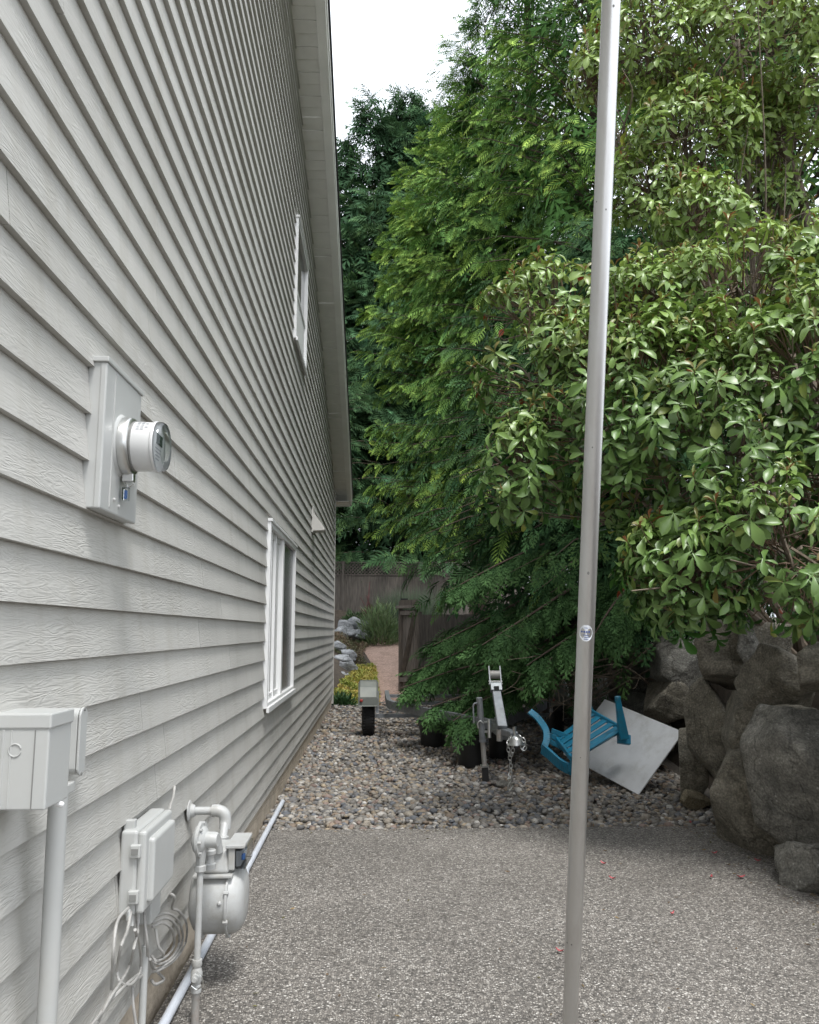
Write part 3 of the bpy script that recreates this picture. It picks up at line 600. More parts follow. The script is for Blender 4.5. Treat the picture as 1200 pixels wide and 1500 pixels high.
CB = [
 ([(188, 1330), (172, 1350), (166, 1395), (163, 1450), (150, 1480), (128, 1510)], 'grey cable looping down from the small splitter left of the conduit'),
 ([(192, 1335), (186, 1365), (178, 1385), (172, 1420), (176, 1438), (192, 1442), (206, 1420), (205, 1385), (198, 1362)], 'grey coaxial cable coiled in a narrow loop left of thin conduit'),
 ([(200, 1330), (202, 1360), (196, 1390), (190, 1415), (176, 1440), (158, 1468), (140, 1505)], 'grey cable sagging diagonally towards the ground from the splitter'),
 ([(206, 1425), (192, 1436), (172, 1455), (152, 1480), (134, 1515)], 'lowest grey cable running along the wall base below the coils'),
 ([(212, 1325), (212, 1350), (216, 1385), (214, 1420), (195, 1440)], 'grey cable hanging straight under the cable box'),
 ([(222, 1345), (245, 1338), (262, 1350), (268, 1375), (258, 1400), (240, 1415), (225, 1418), (220, 1405)], 'large grey cable loop right of the thin conduit'),
 ([(222, 1352), (243, 1345), (258, 1356), (263, 1380), (252, 1402), (235, 1412), (222, 1408)], 'middle grey cable loop nested right of the conduit'),
 ([(223, 1358), (238, 1352), (252, 1362), (255, 1384), (245, 1400), (230, 1408), (222, 1400)], 'inner grey cable loop nested right of the conduit'),
 ([(247, 1320), (250, 1310), (256, 1315), (252, 1330), (262, 1335), (273, 1352), (272, 1380), (258, 1404), (236, 1420), (222, 1424)], 'outermost grey cable loop reaching towards the gas riser'),
 ([(228, 1360), (232, 1385), (240, 1398), (230, 1405)], 'short grey cable hanging inside the coil'),
 ([(232, 1425), (240, 1435), (228, 1442), (222, 1436)], 'dark grey cable end below the coil'),
 ([(194, 1445), (195, 1470), (200, 1505)], 'grey cable hanging down in front of the foundation'),
 ([(256, 1152), (254, 1168), (249, 1185), (249, 1210)], 'thin grey wire running up the siding from the cable box')]
for pts, lb in CB: cable(pts, lb, .0054 if 'dark' not in lb else .006)
sp = thing('splitter', 'small grey coaxial splitter on the siding left of the conduit', 'splitter', tuple(on_wall(194, 1335, -.89)))
p = on_wall(196, 1330, -.885); B().box(WX-.012, WX+.03, p[1]-.028, p[1]+.028, p[2]-.022, p[2]+.022).build('body', M['util'], sp, bevel=.005)
for q in ((188, 1332), (193, 1340), (202, 1336)):
    a = on_wall(*q, -.865); B().tube([a, a+[.004, -.01, -.035]], .008, 8).build('connector', M['util'], sp, smooth=True)

# ---- gas meter set
gm = thing('gas_meter', 'grey diaphragm gas meter with riser pipe, regulator and clear index box', 'gas meter', (-.72, 3.95, 0))
gc = np.array([-.70, 4.0, .375])
dr = B().lathe(gc-[.125, 0, 0], (1, 0, 0), [(0, .10), (.02, .135), (.05, .148), (.052, .16), (.06, .16), (.062, .15), (.165, .15), (.167, .162), (.176, .162), (.178, .15), (.2, .147), (.225, .13), (.24, .1), (.244, .03)], 40).build('drum', M['gas'], gm, smooth=True)
for xx in (-.125+.056, -.125+.172):
    for k in range(8):
        t = 2*math.pi*(k+.5)/8; q = gc+[xx-.01, .158*math.cos(t), .158*math.sin(t)]
        B().lathe(q, (1, 0, 0), [(0, .009), (.02, .009), (.022, .004)], 8).build('bolt', M['gas'], dr)
for q, hh in ((gc+[.02, -.10, .02], 0),): B().lathe(q, (0, -1, 0), [(.03, .009), (.056, .009), (.06, .004)], 8).build('plug', M['gas'], dr)
B().box(gc[0]-.105, gc[0]+.07, gc[1]-.135, gc[1]+.135, gc[2]+.118, gc[2]+.132).build('top_flange', M['gas'], gm, bevel=.004)
tp = B(); a = .0
tp.add([(gc[0]-.085, gc[1]-.115, gc[2]+.132), (gc[0]+.055, gc[1]-.115, gc[2]+.132), (gc[0]+.055, gc[1]+.115, gc[2]+.132), (gc[0]-.085, gc[1]+.115, gc[2]+.132),
        (gc[0]-.07, gc[1]-.09, gc[2]+.235), (gc[0]+.045, gc[1]-.09, gc[2]+.235), (gc[0]+.045, gc[1]+.09, gc[2]+.235), (gc[0]-.07, gc[1]+.09, gc[2]+.235)],
       [(0, 3, 2, 1), (4, 5, 6, 7), (0, 1, 5, 4), (1, 2, 6, 5), (2, 3, 7, 6), (3, 0, 4, 7)])
tp.build('top_case', M['gas'], gm, bevel=.018, seg=4)
ix = B().box(gc[0]+.045, gc[0]+.075, gc[1]-.11, gc[1]+.11, gc[2]+.145, gc[2]+.245).build('index_frame', M['gas'], gm, bevel=.006)
B().box(gc[0]+.076, gc[0]+.125, gc[1]-.105, gc[1]+.105, gc[2]+.15, gc[2]+.235).build('index_cover', M['clear'], ix, bevel=.006)
B().box(gc[0]+.077, gc[0]+.1, gc[1]-.095, gc[1]+.095, gc[2]+.158, gc[2]+.225).build('index_plate', M['grey_ink'], ix, bevel=.003)
B().box(gc[0]+.1, gc[0]+.104, gc[1]-.02, gc[1]+.07, gc[2]+.175, gc[2]+.2).build('counter', M['white'], ix)
B().box(gc[0]+.1, gc[0]+.115, gc[1]-.075, gc[1]-.045, gc[2]+.18, gc[2]+.205).build('blue_dial', M['bluetag'], ix, bevel=.004)
B().box(gc[0]+.035, gc[0]+.12, gc[1]-.12, gc[1]+.118, gc[2]+.240, gc[2]+.256).build('index_roof', M['gas'], ix, bevel=.004)
# riser with shut-off cock
rx, ry = -.725, 3.635
B().tube([(rx, ry, .23), (rx, ry, .60)], .0135, 16).build('riser', M['gas'], gm, smooth=True)
B().tube([(rx, ry, -.02), (rx, ry, .13)], .0165, 16).build('riser_base', M['rust'], gm, smooth=True)
vl = B().lathe((rx, ry, .12), (0, 0, 1), [(0, .021), (.02, .022), (.03, .017), (.05, .024), (.075, .024), (.095, .017), (.105, .022), (.125, .02)], 16).build('shut_off_cock', M['gas'], gm, smooth=True)
B().lathe((rx, ry-.018, .182), (0, -1, 0), [(0, .017), (.018, .015), (.02, .009), (.03, .009)], 12).build('cock_key', M['gas'], vl, smooth=True)
B().tube(smoothcurve([(rx+.005, ry-.04, .21), (rx+.028, ry-.045, .195), (rx+.034, ry-.04, .165), (rx+.012, ry-.04, .145), (rx-.012, ry-.042, .16)], 5), .003, 6).build('lock_wire', M['steel'], vl, smooth=True)
B().lathe((rx, ry, .585), (0, 0, 1), [(0, .017), (.006, .024), (.026, .024), (.03, .018), (.05, .02), (.1, .026)], 8).build('union_nut', M['gas'], gm)
# regulator
rc = np.array([rx, ry+.01, .715])
rg = B().lathe(rc-[.035, 0, 0], (1, -.15, 0), [(0, .03), (.015, .055), (.028, .06), (.029, .072), (.042, .072), (.043, .055), (.055, .045), (.06, .033), (.1, .031), (.108, .026)], 32).build('regulator', M['gas'], gm, smooth=True)
for k in range(8):
    t = 2*math.pi*k/8; q = rc+[-.012, .066*math.cos(t), .066*math.sin(t)]; B().lathe(q, (1, -.15, 0), [(0, .006), (.024, .006)], 6).build('screw', M['gas'], rg)
B().lathe(rc+[.02, .08, -.03], (0, 0, -1), [(0, .02), (.03, .02), (.035, .027), (.05, .027), (.055, .02), (.085, .02), (.09, .028), (.11, .028)], 12).build('vent_stub', M['gas'], rg, smooth=True)
B().tube(smoothcurve([rc+[0, .05, -.03], rc+[.005, .12, -.03], rc+[.015, .19, -.035], rc+[.02, .235, -.06], (-.70, 3.9, .6)], 5), .021, 14).build('inlet_pipe', M['gas'], gm, smooth=True)
# outlet: up from the meter, over an elbow and into the wall
B().tube([(-.725, 4.14, .59), (-.725, 4.19, .66)], .021, 14).build('outlet_pipe', M['gas'], gm, smooth=True)
B().lathe((-.725, 4.14, .58), (0, 0, 1), [(0, .03), (.028, .03), (.032, .024)], 8).build('outlet_nut', M['gas'], gm)
B().tube(smoothcurve([(-.725, 4.19, .63), (-.725, 4.2, .67), (-.733, 4.2, .70), (-.76, 4.2, .715), (-.79, 4.2, .715)], 6), .029, 16).build('elbow', M['gas'], gm, smooth=True)
B().tube([(-.78, 4.2, .715), (WX-.01, 4.2, .715)], .019, 14).build('house_pipe', M['gas'], gm, smooth=True)
B().lathe((WX-.002, 4.2, .715), (1, 0, 0), [(0, .05), (.005, .05), (.012, .034), (.03, .026)], 20).build('wall_flange', M['gas'], gm, smooth=True)

# ---- white drain pipe along the foundation
dp_ = thing('drain_pipe', 'white plastic drain pipe lying along the foundation on the driveway edge', 'drain pipe', (-.855, 5, 0))
B().tube([(-.835, 2.2, .028), (-.837, 5, .028), (-.845, 7.9, .028)], .0205, 16).build('pipe', M['pvc'], dp_, smooth=True)
for yy in (3.1, 5.55): B().tube([(-.836, yy, .028), (-.836, yy+.09, .028)], .027, 16).build('coupling', M['pvc'], dp_, smooth=True)

# ================================================================== LEANING POLE
pa = CAM+ray(835.5, 1490)*2.84; pb = CAM+ray(895.5, 0)*2.5; pd = (pb-pa)/np.linalg.norm(pb-pa)
p0 = pa-pd*(pa[2]/pd[2]); p1 = p0+pd*4.3
po = thing('metal_pole', 'tall leaning silver aluminium pole standing on the driveway with a round sticker', 'pole', tuple(p0))
jz = CAM+ray(832, 1412)*2.8; tj = (jz-p0)@pd
B().tube([p0, p0+pd*tj*.5, p0+pd*tj], .0262, 28).build('lower_tube', M['pole'], po, smooth=True)
B().tube([p0+pd*(tj-.0), p0+pd*1.5, p0+pd*2.6, p1], .0285, 28).build('upper_tube', M['pole'], po, smooth=True)
B().tube([p0-pd*0+[0, 0, 0], p0+pd*.02], .04, 24).build('foot', M['pole'], po, smooth=True)
sa, sb, _ = basis(pd, up=tuple(-FW))
def pole_patch(px, py, ry, rx_, m, name, parent, ang=None, lift=.0006):
    """a piece of print that wraps the tube"""
    q = CAM+ray(px, py)*2.66; tq = (q-p0)@pd; c0 = p0+pd*tq
    tov = CAM-c0; tov -= pd*(tov@pd); tov /= np.linalg.norm(tov); sd = np.cross(pd, tov)
    off = ((q-c0)@sd); a0 = math.asin(max(-.9, min(.9, off/.0285))) if ang is None else ang
    v = [c0+.0285*(math.cos(a0)*tov+math.sin(a0)*sd)*(1+lift/.0285)]; f = []; n = 28
    for k in range(n):
        t = 2*math.pi*k/n; aa = a0+rx_*math.cos(t)/.0285; v.append(c0+(.0285+lift)*(math.cos(aa)*tov+math.sin(aa)*sd)+pd*ry*math.sin(t))
        f.append((0, 1+k, 1+(k+1) % n))
    return B().add(v, f).build(name, m, parent)
stk = pole_patch(858.5, 929, .0275, .0225, M['sticker'], 'sticker', po)
for dx, dy, a, b in ((-6, -2, .003, .003), (-2.5, -2, .003, .003), (1, -2, .003, .003), (4.5, -2, .003, .003), (0, 3, .0011, .012), (1, 6, .001, .010), (0, 9, .001, .008), (0, -8, .001, .006)):
    pole_patch(858.5+dx, 929+dy, a, b, M['ink'], 'print_mark', stk, lift=.0012)
for px, py, a in ((862, 839, .005), (897, 52, .004), (887, 322, .003), (868, 655, .003), (850, 1120, .002), (874, 310, .0025)): pole_patch(px, py, a, a*.8, M['util_dark'], 'dent', po, lift=.0005)
for px in (829, 836): pole_patch(px, 1419, .003, .0025, M['util_dark'], 'rivet', po, lift=.0008)

# ================================================================== BOULDERS
rv4, rf4 = ico(5)
rv3, rf3 = ico(4)
def boulder_mesh(name, size, seed, cuts=15, rough=0.05, hi=True, sharp=90.0):
    """rounded angular stone: a soft-min of random cutting planes, then fractal relief"""
    g = np.random.default_rng(seed); v0, f0 = (rv4, rf4) if hi else (rv3, rf3)
    n = g.normal(0, 1, (cuts, 3)); n /= np.linalg.norm(n, axis=1, keepdims=True)
    n = np.concatenate([n, np.eye(3), -np.eye(3)]); d = np.concatenate([g.uniform(.62, .93, cuts), g.uniform(.88, 1.0, 6)])
    c = np.maximum(v0@n.T, 0.02)/d; cm = c.max(1)
    r = ((c/cm[:, None])**sharp).sum(1)**(-1/sharp)/cm
    off = g.uniform(0, 50, 3)
    fr = np.array([mnoise.fractal(Vector(p*1.9+off), 0.8, 2.1, 5) for p in v0])
    rid = np.array([abs(mnoise.noise(Vector(p*np.array([2.2, 2.2, 1.2])+off))) for p in v0])
    lay = np.array([mnoise.noise(Vector((p*r_)@np.array([[.6, .2, 1.2], [.3, .8, 1.6], [.9, .1, 5.5]])+off)) for p, r_ in zip(v0, r)])
    r = r*(1+rough*fr-rough*0.9*rid+rough*.28*lay)
    V = v0*r[:, None]*np.array(size)
    return big_mesh(name, V, f0)
def place(name, me, m, loc, rot, parent=None):
    o = link(name, me, m, parent, smooth=True); o.location = Vector(loc)-Vector(wloc(parent)) if parent else loc; o.rotation_euler = rot; return o
rw = thing('boulder_wall', 'stacked grey brown boulder retaining wall holding the bank', 'stone wall', (2.9, 6, 0))
def hit_face(px, py, inset):
    d = ray(px, py); lo, hi = 2.0, 14.0
    for _ in range(50):
        t = (lo+hi)/2; p = CAM+d*t
        if p[0] > face_x(p[1], max(p[2], 0)): hi = t
        else: lo = t
    return CAM+d*(t+inset), t
# photo outline boxes of the boulders: x0, x1, y0, y1, tilt, seed
ST = [(1116, 1262, 1018, 1268, -8, 11, 1), (1086, 1192, 955, 1052, 10, 12, 0), (1062, 1150, 1022, 1134, 5, 13, 0), (1046, 1170, 1102, 1268, -6, 14, 0),
      (1014, 1092, 1006, 1160, -14, 15, 0), (1020, 1142, 915, 1016, 4, 16, 0), (958, 1030, 938, 1014, 12, 17, 1), (950, 1018, 990, 1062, 8, 18, 0),
      (1000, 1040, 1075, 1168, 0, 19, 0), (896, 966, 946, 1034, 0, 20, 1), (1178, 1260, 945, 1012, 0, 21, 0), (1150, 1236, 1236, 1318, -12, 22, 1),
      (1124, 1190, 1030, 1085, 0, 23, 0), (900, 960, 1020, 1090, 0, 24, 1), (1250, 1400, 1180, 1420, 0, 25, 0), (1240, 1400, 1000, 1200, 6, 26, 1),
      (1250, 1420, 880, 1010, 0, 27, 0), (1400, 1600, 1100, 1480, 0, 28, 1), (850, 905, 940, 1010, 0, 29, 0), (860, 915, 1000, 1070, 0, 30, 1), (820, 870, 950, 1040, 0, 31, 0),
      (1080, 1110, 905, 965, 0, 32, 1), (940, 985, 1060, 1110, 0, 33, 0)]
vd = {}
for (x0, x1, y0, y1, tl, sd, mk_) in ST:
    c, t = hit_face((x0+x1)/2, (y0+y1)/2, 0)
    hw = (x1-x0)/2*t/F; hh = (y1-y0)/2*t/F; dep = max(.26, 0.75*(hw+hh))
    c = CAM+ray((x0+x1)/2, (y0+y1)/2)*(t+dep*0.7)
    k = (t+dep*.7)/t
    az = math.atan2(-(c[0]), c[1])
    me = boulder_mesh('stone', (hw*1.2*k, dep, hh*1.2*k), sd*7+3, rough=.045, cuts=11)
    place('stone', me, M['stone2'] if mk_ else M['stone'], c, (0, R(tl), az), rw)
p = on_ground(1025, 1186); me = boulder_mesh('loose_rock', (.165, .13, .1), 901, rough=.05)
tag(place('loose_rock', me, M['tan_rock'], (p[0]-.02, p[1]+.1, .055), (0, .15, .3)), 'single small tan rock on the gravel at the foot of boulder wall', 'rock')
p = on_ground(738, 1152); me = boulder_mesh('flat_stone', (.12, .1, .035), 77, hi=False)
tag(place('flat_stone', me, M['stone2'], (p[0], p[1]+.02, .018), (0, 0, .4)), 'flat dark stone on the gravel beside the trailer jack foot', 'rock')

# ================================================================== TRAILER
tr = thing('boat_trailer', 'galvanised boat trailer parked under the branches with its tongue forward', 'trailer', (1.3, 10.5, 0))
tx = 1.36; tz = .52
B().beam((tx, 8.75, tz-.01), (tx, 12.3, tz-.01), .085, .1).build('tongue_beam', M['galv'], tr, bevel=.006)
for s in (-1, 1):
    rl = smoothcurve([(tx+s*.05, 9.7, tz), (tx+s*.45, 10.6, tz), (tx+s*.95, 11.75, tz), (tx+s*1.13, 12.2, tz+.01), (tx+s*1.16, 12.7, tz+.02), (tx+s*1.16, 14.4, tz)], 6)
    bb = B()
    for a, b in zip(rl[:-1], rl[1:]): bb.beam(a, np.array(b)+(np.array(b)-np.array(a))*.08, .065, .115)
    bb.build('frame_rail', M['galv'], tr)
    wxx = tx+s*1.46
    wh = B().lathe((wxx-.1, 13.05, .285), (1, 0, 0), [(0, .17), (.0, .2), (.01, .255), (.03, .295), (.06, .305), (.14, .305), (.17, .295), (.19, .255), (.2, .2), (.2, .17)], 36).build('wheel', M['rubber'], tr, smooth=True)
    tre = B()
    for k in range(40):
        t = 2*math.pi*k/40
        for q in (-.065, -.022, .022, .065): tre.beam((wxx+q-.016, 13.05+.303*math.cos(t+q*3), .285+.303*math.sin(t+q*3)), (wxx+q+.016, 13.05+.303*math.cos(t+q*3), .285+.303*math.sin(t+q*3)), .03, .012, up=(0, math.cos(t), math.sin(t)))
    tre.build('tread', M['rubber'], wh)
    B().lathe((wxx-.085, 13.05, .285), (1, 0, 0), [(0, .18), (.02, .175), (.05, .1), (.12, .1), (.15, .175), (.17, .18)], 28).build('rim', M['galv'], wh, smooth=True)
    # fender: pressed sheet bent over the tyre, flat topped with sloping front
    pr = [(12.64, .50), (12.645, .60), (12.72, .74), (12.84, .82), (13.0, .835), (13.2, .82), (13.35, .74), (13.44, .58)]
    fx0, fx1 = wxx-.155, wxx+.15; v = []; f = []
    for yy, zz in pr: v += [(fx0, yy, zz-.035), (fx0+.03, yy, zz), (fx1-.03, yy, zz), (fx1, yy, zz-.035)]
    for k in range(len(pr)-1):
        for j in range(3): a = k*4+j; f.append((a, a+1, a+5, a+4))
    f.append((0, 1, 2, 3))
    fd = B().add(v, f).build('fender', M['fender'], tr); sm_ = fd.modifiers.new('thick', 'SOLIDIFY'); sm_.thickness = .006
    B().lathe((fx0+.05, 12.635, .55), (0, -1, 0), [(0, .024), (.015, .022), (.02, .01)], 12).build('marker_lamp', M['redlight'], fd)
    B().beam((wxx-s*.14, 12.75, .5), (wxx-s*.3, 12.72, .53), .05, .012).build('fender_bracket', M['galv'], tr)
    B().beam((wxx-s*.135, 12.7, .36), (wxx-s*.135, 12.72, .68), .05, .05).build('fender_post', M['galv'], tr)
B().beam((tx-1.4, 13.05, .285), (tx+1.4, 13.05, .285), .055, .055).build('axle', M['galv'], tr)
B().beam((tx-1.16, 12.9, tz-.03), (tx+1.16, 12.9, tz-.03), .05, .08, up=(0, 1, 0)).build('cross_member', M['galv'], tr)
B().beam((tx-1.16, 14.3, tz-.03), (tx+1.16, 14.3, tz-.03), .05, .08, up=(0, 1, 0)).build('cross_member', M['galv'], tr)
# winch post
w0 = at_y(736, 1066, 8.72); w1 = at_y(727, 1012, 9.15); w2 = at_y(723.5, 984, 9.35)
B().beam(w0, w1, .105, .06, up=(0, -1, .4), w2=.092).build('winch_post', M['galv'], tr, bevel=.008)
B().beam(w1-[0, .02, .005], w1+[0, .03, .075], .125, .07, up=(0, -1, .4)).build('winch_bracket', M['galv'], tr, bevel=.006)
B().box(w1[0]-.03, w1[0]+.025, w1[1]-.05, w1[1]-.035, w1[2]+.01, w1[2]+.055).build('bracket_hole', M['black'], tr)
lad = B(); up_ = np.array([0, .1, .2]); cbk = w1+[0, .03, .06]
for s in (-1, 1): lad.beam(cbk+[s*.062, 0, 0], cbk+[s*.062, 0, 0]+up_, .012, .03)
lad.build('winch_frame', M['galv'], tr)
for q in (.06, .2): B().tube([cbk+[-.075, 0, 0]+up_*q, cbk+[.075, 0, 0]+up_*q], .008, 8).build('winch_rung', M['steel'], tr, smooth=True)
B().tube([cbk+[-.055, .02, 0]+up_*.55, cbk+[.055, .02, 0]+up_*.55], .045, 16).build('winch_drum', M['rust'], tr, smooth=True)
# coupler
ca_ = at_y(756, 1086, 8.36)
cp = B(); cp.beam((tx, 8.78, tz+.02), (ca_[0], 8.45, ca_[2]+.055), .11, .075, w2=.09, h2=.06); cp.build('coupler_neck', M['galv'], tr, bevel=.012)
B().lathe(ca_-[0, 0, .035], (0, 0, 1), [(0, .077), (.008, .077), (.02, .073), (.05, .062), (.075, .045), (.09, .02)], 26).build('coupler_socket', M['steel'], tr, smooth=True)
B().tube([ca_+[0, .05, .04], ca_+[-.005, .045, .12]], [.012, .010], 10).build('latch_stem', M['steel'], tr, smooth=True)
B().lathe(ca_+[-.005, .045, .09], (0, 0, 1), [(0, .012), (.03, .018), (.045, .02)], 10).build('latch_knob', M['steel'], tr, smooth=True)
B().tube([(tx-.06, 8.75, tz-.07), (tx-.06, 8.75, tz+.05)], .032, 14).build('pin_tube', M['rust'], tr, smooth=True)
# swivel jack
jb0 = on_ground(712, 1146); jx, jy = jb0[0], jb0[1]
j1 = at_y(702, 1022, jy-.1); jd = (j1-np.array([jx, jy, .0])); 
B().tube([np.array([jx, jy, 0])+jd*.5, j1], .033, 16).build('jack_outer_tube', M['galv'], tr, smooth=True)
B().tube([np.array([jx, jy, 0])+jd*.18, np.array([jx, jy, 0])+jd*.52], .026, 16).build('jack_inner_tube', M['rust'], tr, smooth=True)
B().tube([np.array([jx, jy, 0])+jd*.48, np.array([jx, jy, 0])+jd*.5], .038, 16).build('jack_collar', M['galv'], tr, smooth=True)
B().beam(np.array([jx, jy, 0.0])-[0, 0, .03], np.array([jx, jy, 0])+jd*.2, .065, .065, up=(0, 1, 0)).build('jack_foot', M['black'], tr, bevel=.004)
B().beam(np.array([jx, jy, 0])+jd*.185, np.array([jx, jy, 0])+jd*.205, .08, .08, up=(0, 1, 0)).build('jack_plate', M['steel'], tr)
q = np.array([jx, jy, 0])+jd*.93
B().tube(smoothcurve([q, q+[-.05, -.02, .005], q+[-.07, -.02, -.03], q+[-.065, -.02, -.2]], 5), .0085, 8).build('jack_crank', M['galv'], tr, smooth=True)
q2 = np.array([jx, jy, 0])+jd*.70
B().tube(smoothcurve([q2+[-.035, -.04, -.05], q2+[-.04, -.04, 0], q2+[-.015, -.04, .025], q2+[.02, -.04, 0]], 5), .008, 8).build('jack_hook', M['steel'], tr, smooth=True)
for dz in (-.09, .01): B().beam(q2+[.03, -.005, dz], (tx-.045, jy-.01, q2[2]+dz+.005), .03, .022).build('jack_bracket', M['steel'], tr, bevel=.003)
B().tube([q2+[.085, -.01, -.15], q2+[.085, -.01, .04]], .02, 12).build('jack_swivel', M['steel'], tr, smooth=True)
B().box(tx-.075, tx-.04, jy-.08, jy+.06, q2[2]-.12, q2[2]+.05).build('jack_mount_plate', M['galv'], tr, bevel=.004)
# safety chain and hook
def links(name, pts, ln=.052, r=.0045):
    P = np.array(smoothcurve(pts, 10)); L = np.concatenate([[0], np.cumsum(np.linalg.norm(np.diff(P, axis=0), axis=1))]); n = int(L[-1]/(ln*.72)); bb = B()
    for i in range(n):
        s = (i+.5)*L[-1]/n; c = np.array([np.interp(s, L, P[:, k]) for k in range(3)]); e = np.array([np.interp(min(s+.01, L[-1]), L, P[:, k]) for k in range(3)]); d = e-c
        if np.linalg.norm(d) < 1e-6: continue
        a, b, d = basis(d, up=(0, 1, 0)); sd = a if i % 2 else b
        sd = (a+b*.35) if i % 2 else (b+a*.35); sd /= np.linalg.norm(sd)
        lp = [c+d*ln*.5*math.cos(t)+sd*ln*.3*math.sin(t) for t in np.linspace(0, 2*math.pi, 11)]
        bb.tube(lp, r, 5, caps=False)
    bb.build(name, M['steel'], tr, smooth=True)
h0 = ca_+[-.075, -.03, .03]
links('safety_chain', [ca_+[-.06, .02, .04], ca_+[-.085, -.03, -.04], ca_+[-.075, -.04, -.12], ca_+[-.062, -.04, -.25], at_y(746, 1143, 8.3)])
links('chain_loop', [ca_+[-.05, .0, .05], ca_+[-.04, -.05, -.06], ca_+[-.055, -.045, -.14]])
links('chain_loop', [ca_+[.03, .0, .06], ca_+[.075, -.03, .01], ca_+[.085, -.035, -.05], ca_+[.06, -.04, -.08], ca_+[.04, -.03, -.05]])
hk = at_y(746, 1143, 8.3)
B().tube(smoothcurve([hk+[-.018, 0, .01], hk+[.0, 0, .02], hk+[.018, 0, .0], hk+[-.012, 0, -.055], hk+[-.012, 0, -.085], hk+[.008, 0, -.092], hk+[.038, 0, -.05]], 5), .0065, 8).build('chain_hook', M['steel'], tr, smooth=True)
# chock block behind the wheel, pots under the frame
p = on_ground(541, 1070)
bk = B().lathe((p[0]-.02, p[1]-.28, .05), (0, 1, 0), [(0, .07), (.01, .085), (.09, .085), (.1, .075)], 16).build('wheel_chock', M['woodblock'], None, smooth=True)
tag(bk, 'pale round log chock in front of the trailer wheel', 'chock')
def pot(px, py, r, h, label):
    p = on_ground(px, py); c = np.array([p[0], p[1]+r, -.01])
    po_ = thing('nursery_pot', label, 'plant pot', tuple(c), 'black nursery pots')
    B().lathe(c, (0, 0, 1), [(0, r*.82), (.01, r*.84), (h-.05, r*.98), (h-.048, r*1.04), (h, r*1.05), (h, r*.97), (h-.06, r*.93)], 32).build('body', M['black'], po_, smooth=True)
    B().lathe(c+[0, 0, h-.07], (0, 0, 1), [(0, r*.9), (.02, r*.9)], 24).build('soil', M['dirt'], po_)
pot(636, 1096, .2, .36, 'black plastic nursery pot under the trailer frame rail')
pot(692, 1124, .175, .36, 'black plastic nursery pot just behind the trailer jack')
pot(735, 1112, .15, .33, 'black plastic nursery pot under the trailer coupler')

# ================================================================== BOARD AND BLUE CHAIR
bB = on_ground(935, 1164, 0.005)
best = None
for Yr in np.arange(8.2, 9.8, .03):
    Rr = at_y(1001, 1072, Yr)
    for Yt in np.arange(8.4, 10.6, .03):
        Tt = at_y(886, 1024, Yt); u = Rr-bB; w_ = Tt-Rr; cosang = abs(u@w_)/np.linalg.norm(u)/np.linalg.norm(w_)
        Lf = bB+w_; e = cosang*4
        lp_ = (Lf-CAM); px = 600+F*(lp_@RT)/(lp_@FW); py = 750-F*(lp_@UP)/(lp_@FW)
        e += ((px-836)**2+(py-1103)**2)/900.0+max(0, Rr[0]-face_x(Rr[1], Rr[2])-.05)*8+abs(np.linalg.norm(w_)-.9)*.3
        if best is None or e < best[0]: best = (e, Rr, Tt, Lf)
_, bR, bT, bL = best
nn = np.cross(bR-bB, bL-bB); nn /= np.linalg.norm(nn); nn = nn if nn@(CAM-bB) < 0 else -nn
pan = B().prism([bB, bR, bT, bL], nn*.014).build('panel_board', M['board'], None, bevel=.002)
tag(pan, 'white square panel board tipped on its corner against the boulder wall', 'panel')
ch = thing('plastic_chair', 'blue plastic garden chair tipped over on the gravel beside white board', 'chair', (2.1, 8.7, 0))
def P(x, y, Y): return at_y(x, y, Y)
s00, s01 = P(838, 1112, 8.35), P(912, 1068, 8.4)           # front rail of the seat
s10, s11 = P(812, 1078, 8.95), P(862, 1040, 8.95)          # rear rail
B().beam(s00, s01, .035, .07, up=(0, -1, .6)).build('front_rail', M['blue'], ch, bevel=.006)
sd_ = (s10-s00); ln_ = s01-s00
for k in range(5):
    a = s00+ln_*(.02+.0*k)+sd_*(.1+.185*k); b = s01+(s11-s01)*(.1+.185*k)
    B().beam(a, b, .014, .085, up=tuple(sd_)).build('seat_slat', M['blue'], ch, bevel=.004)
B().beam(s01, s11, .03, .05).build('side_rail', M['blue'], ch, bevel=.006)
B().beam(s00, s10, .03, .05).build('side_rail', M['blue'], ch, bevel=.006)
l0, l1 = P(914, 1082, 8.38), P(905, 1024, 8.3)
B().beam(l0, l1, .10, .07, up=(0, 1, 0), w2=.05, h2=.045).build('leg', M['blue'], ch, bevel=.008)
B().lathe(l1-[0, 0, .01], (0, 0, 1), [(0, .028), (.03, .03), (.04, .02)], 14).build('foot', M['blue'], ch, smooth=True)
B().beam(P(914, 1076, 8.45), P(914, 1090, 8.42), .13, .06, up=(0, 1, 0)).build('leg_bracket', M['blue'], ch, bevel=.008)
B().beam(P(866, 1050, 9.0), P(858, 1022, 8.95), .09, .06, up=(0, 1, 0), w2=.05).build('leg', M['blue'], ch, bevel=.008)
arm = smoothcurve([P(776, 1042, 9.0), P(788, 1052, 8.95), P(799, 1068, 8.9), P(801, 1082, 8.85), P(797, 1096, 8.8)], 5)
bb = B()
for a, b in zip(arm[:-1], arm[1:]): bb.beam(a, np.array(b)+(np.array(b)-np.array(a))*.12, .03, .07, up=(1, 0, 0))
bb.build('back_post', M['blue'], ch, bevel=.004)
ar = smoothcurve([P(794, 1096, 8.8), P(806, 1106, 8.7), P(822, 1120, 8.55), P(838, 1128, 8.45)], 5); bb = B()
for a, b in zip(ar[:-1], ar[1:]): bb.beam(a, np.array(b)+(np.array(b)-np.array(a))*.12, .03, .12, up=(0, -.4, 1))
bb.build('armrest', M['blue'], ch, bevel=.008)
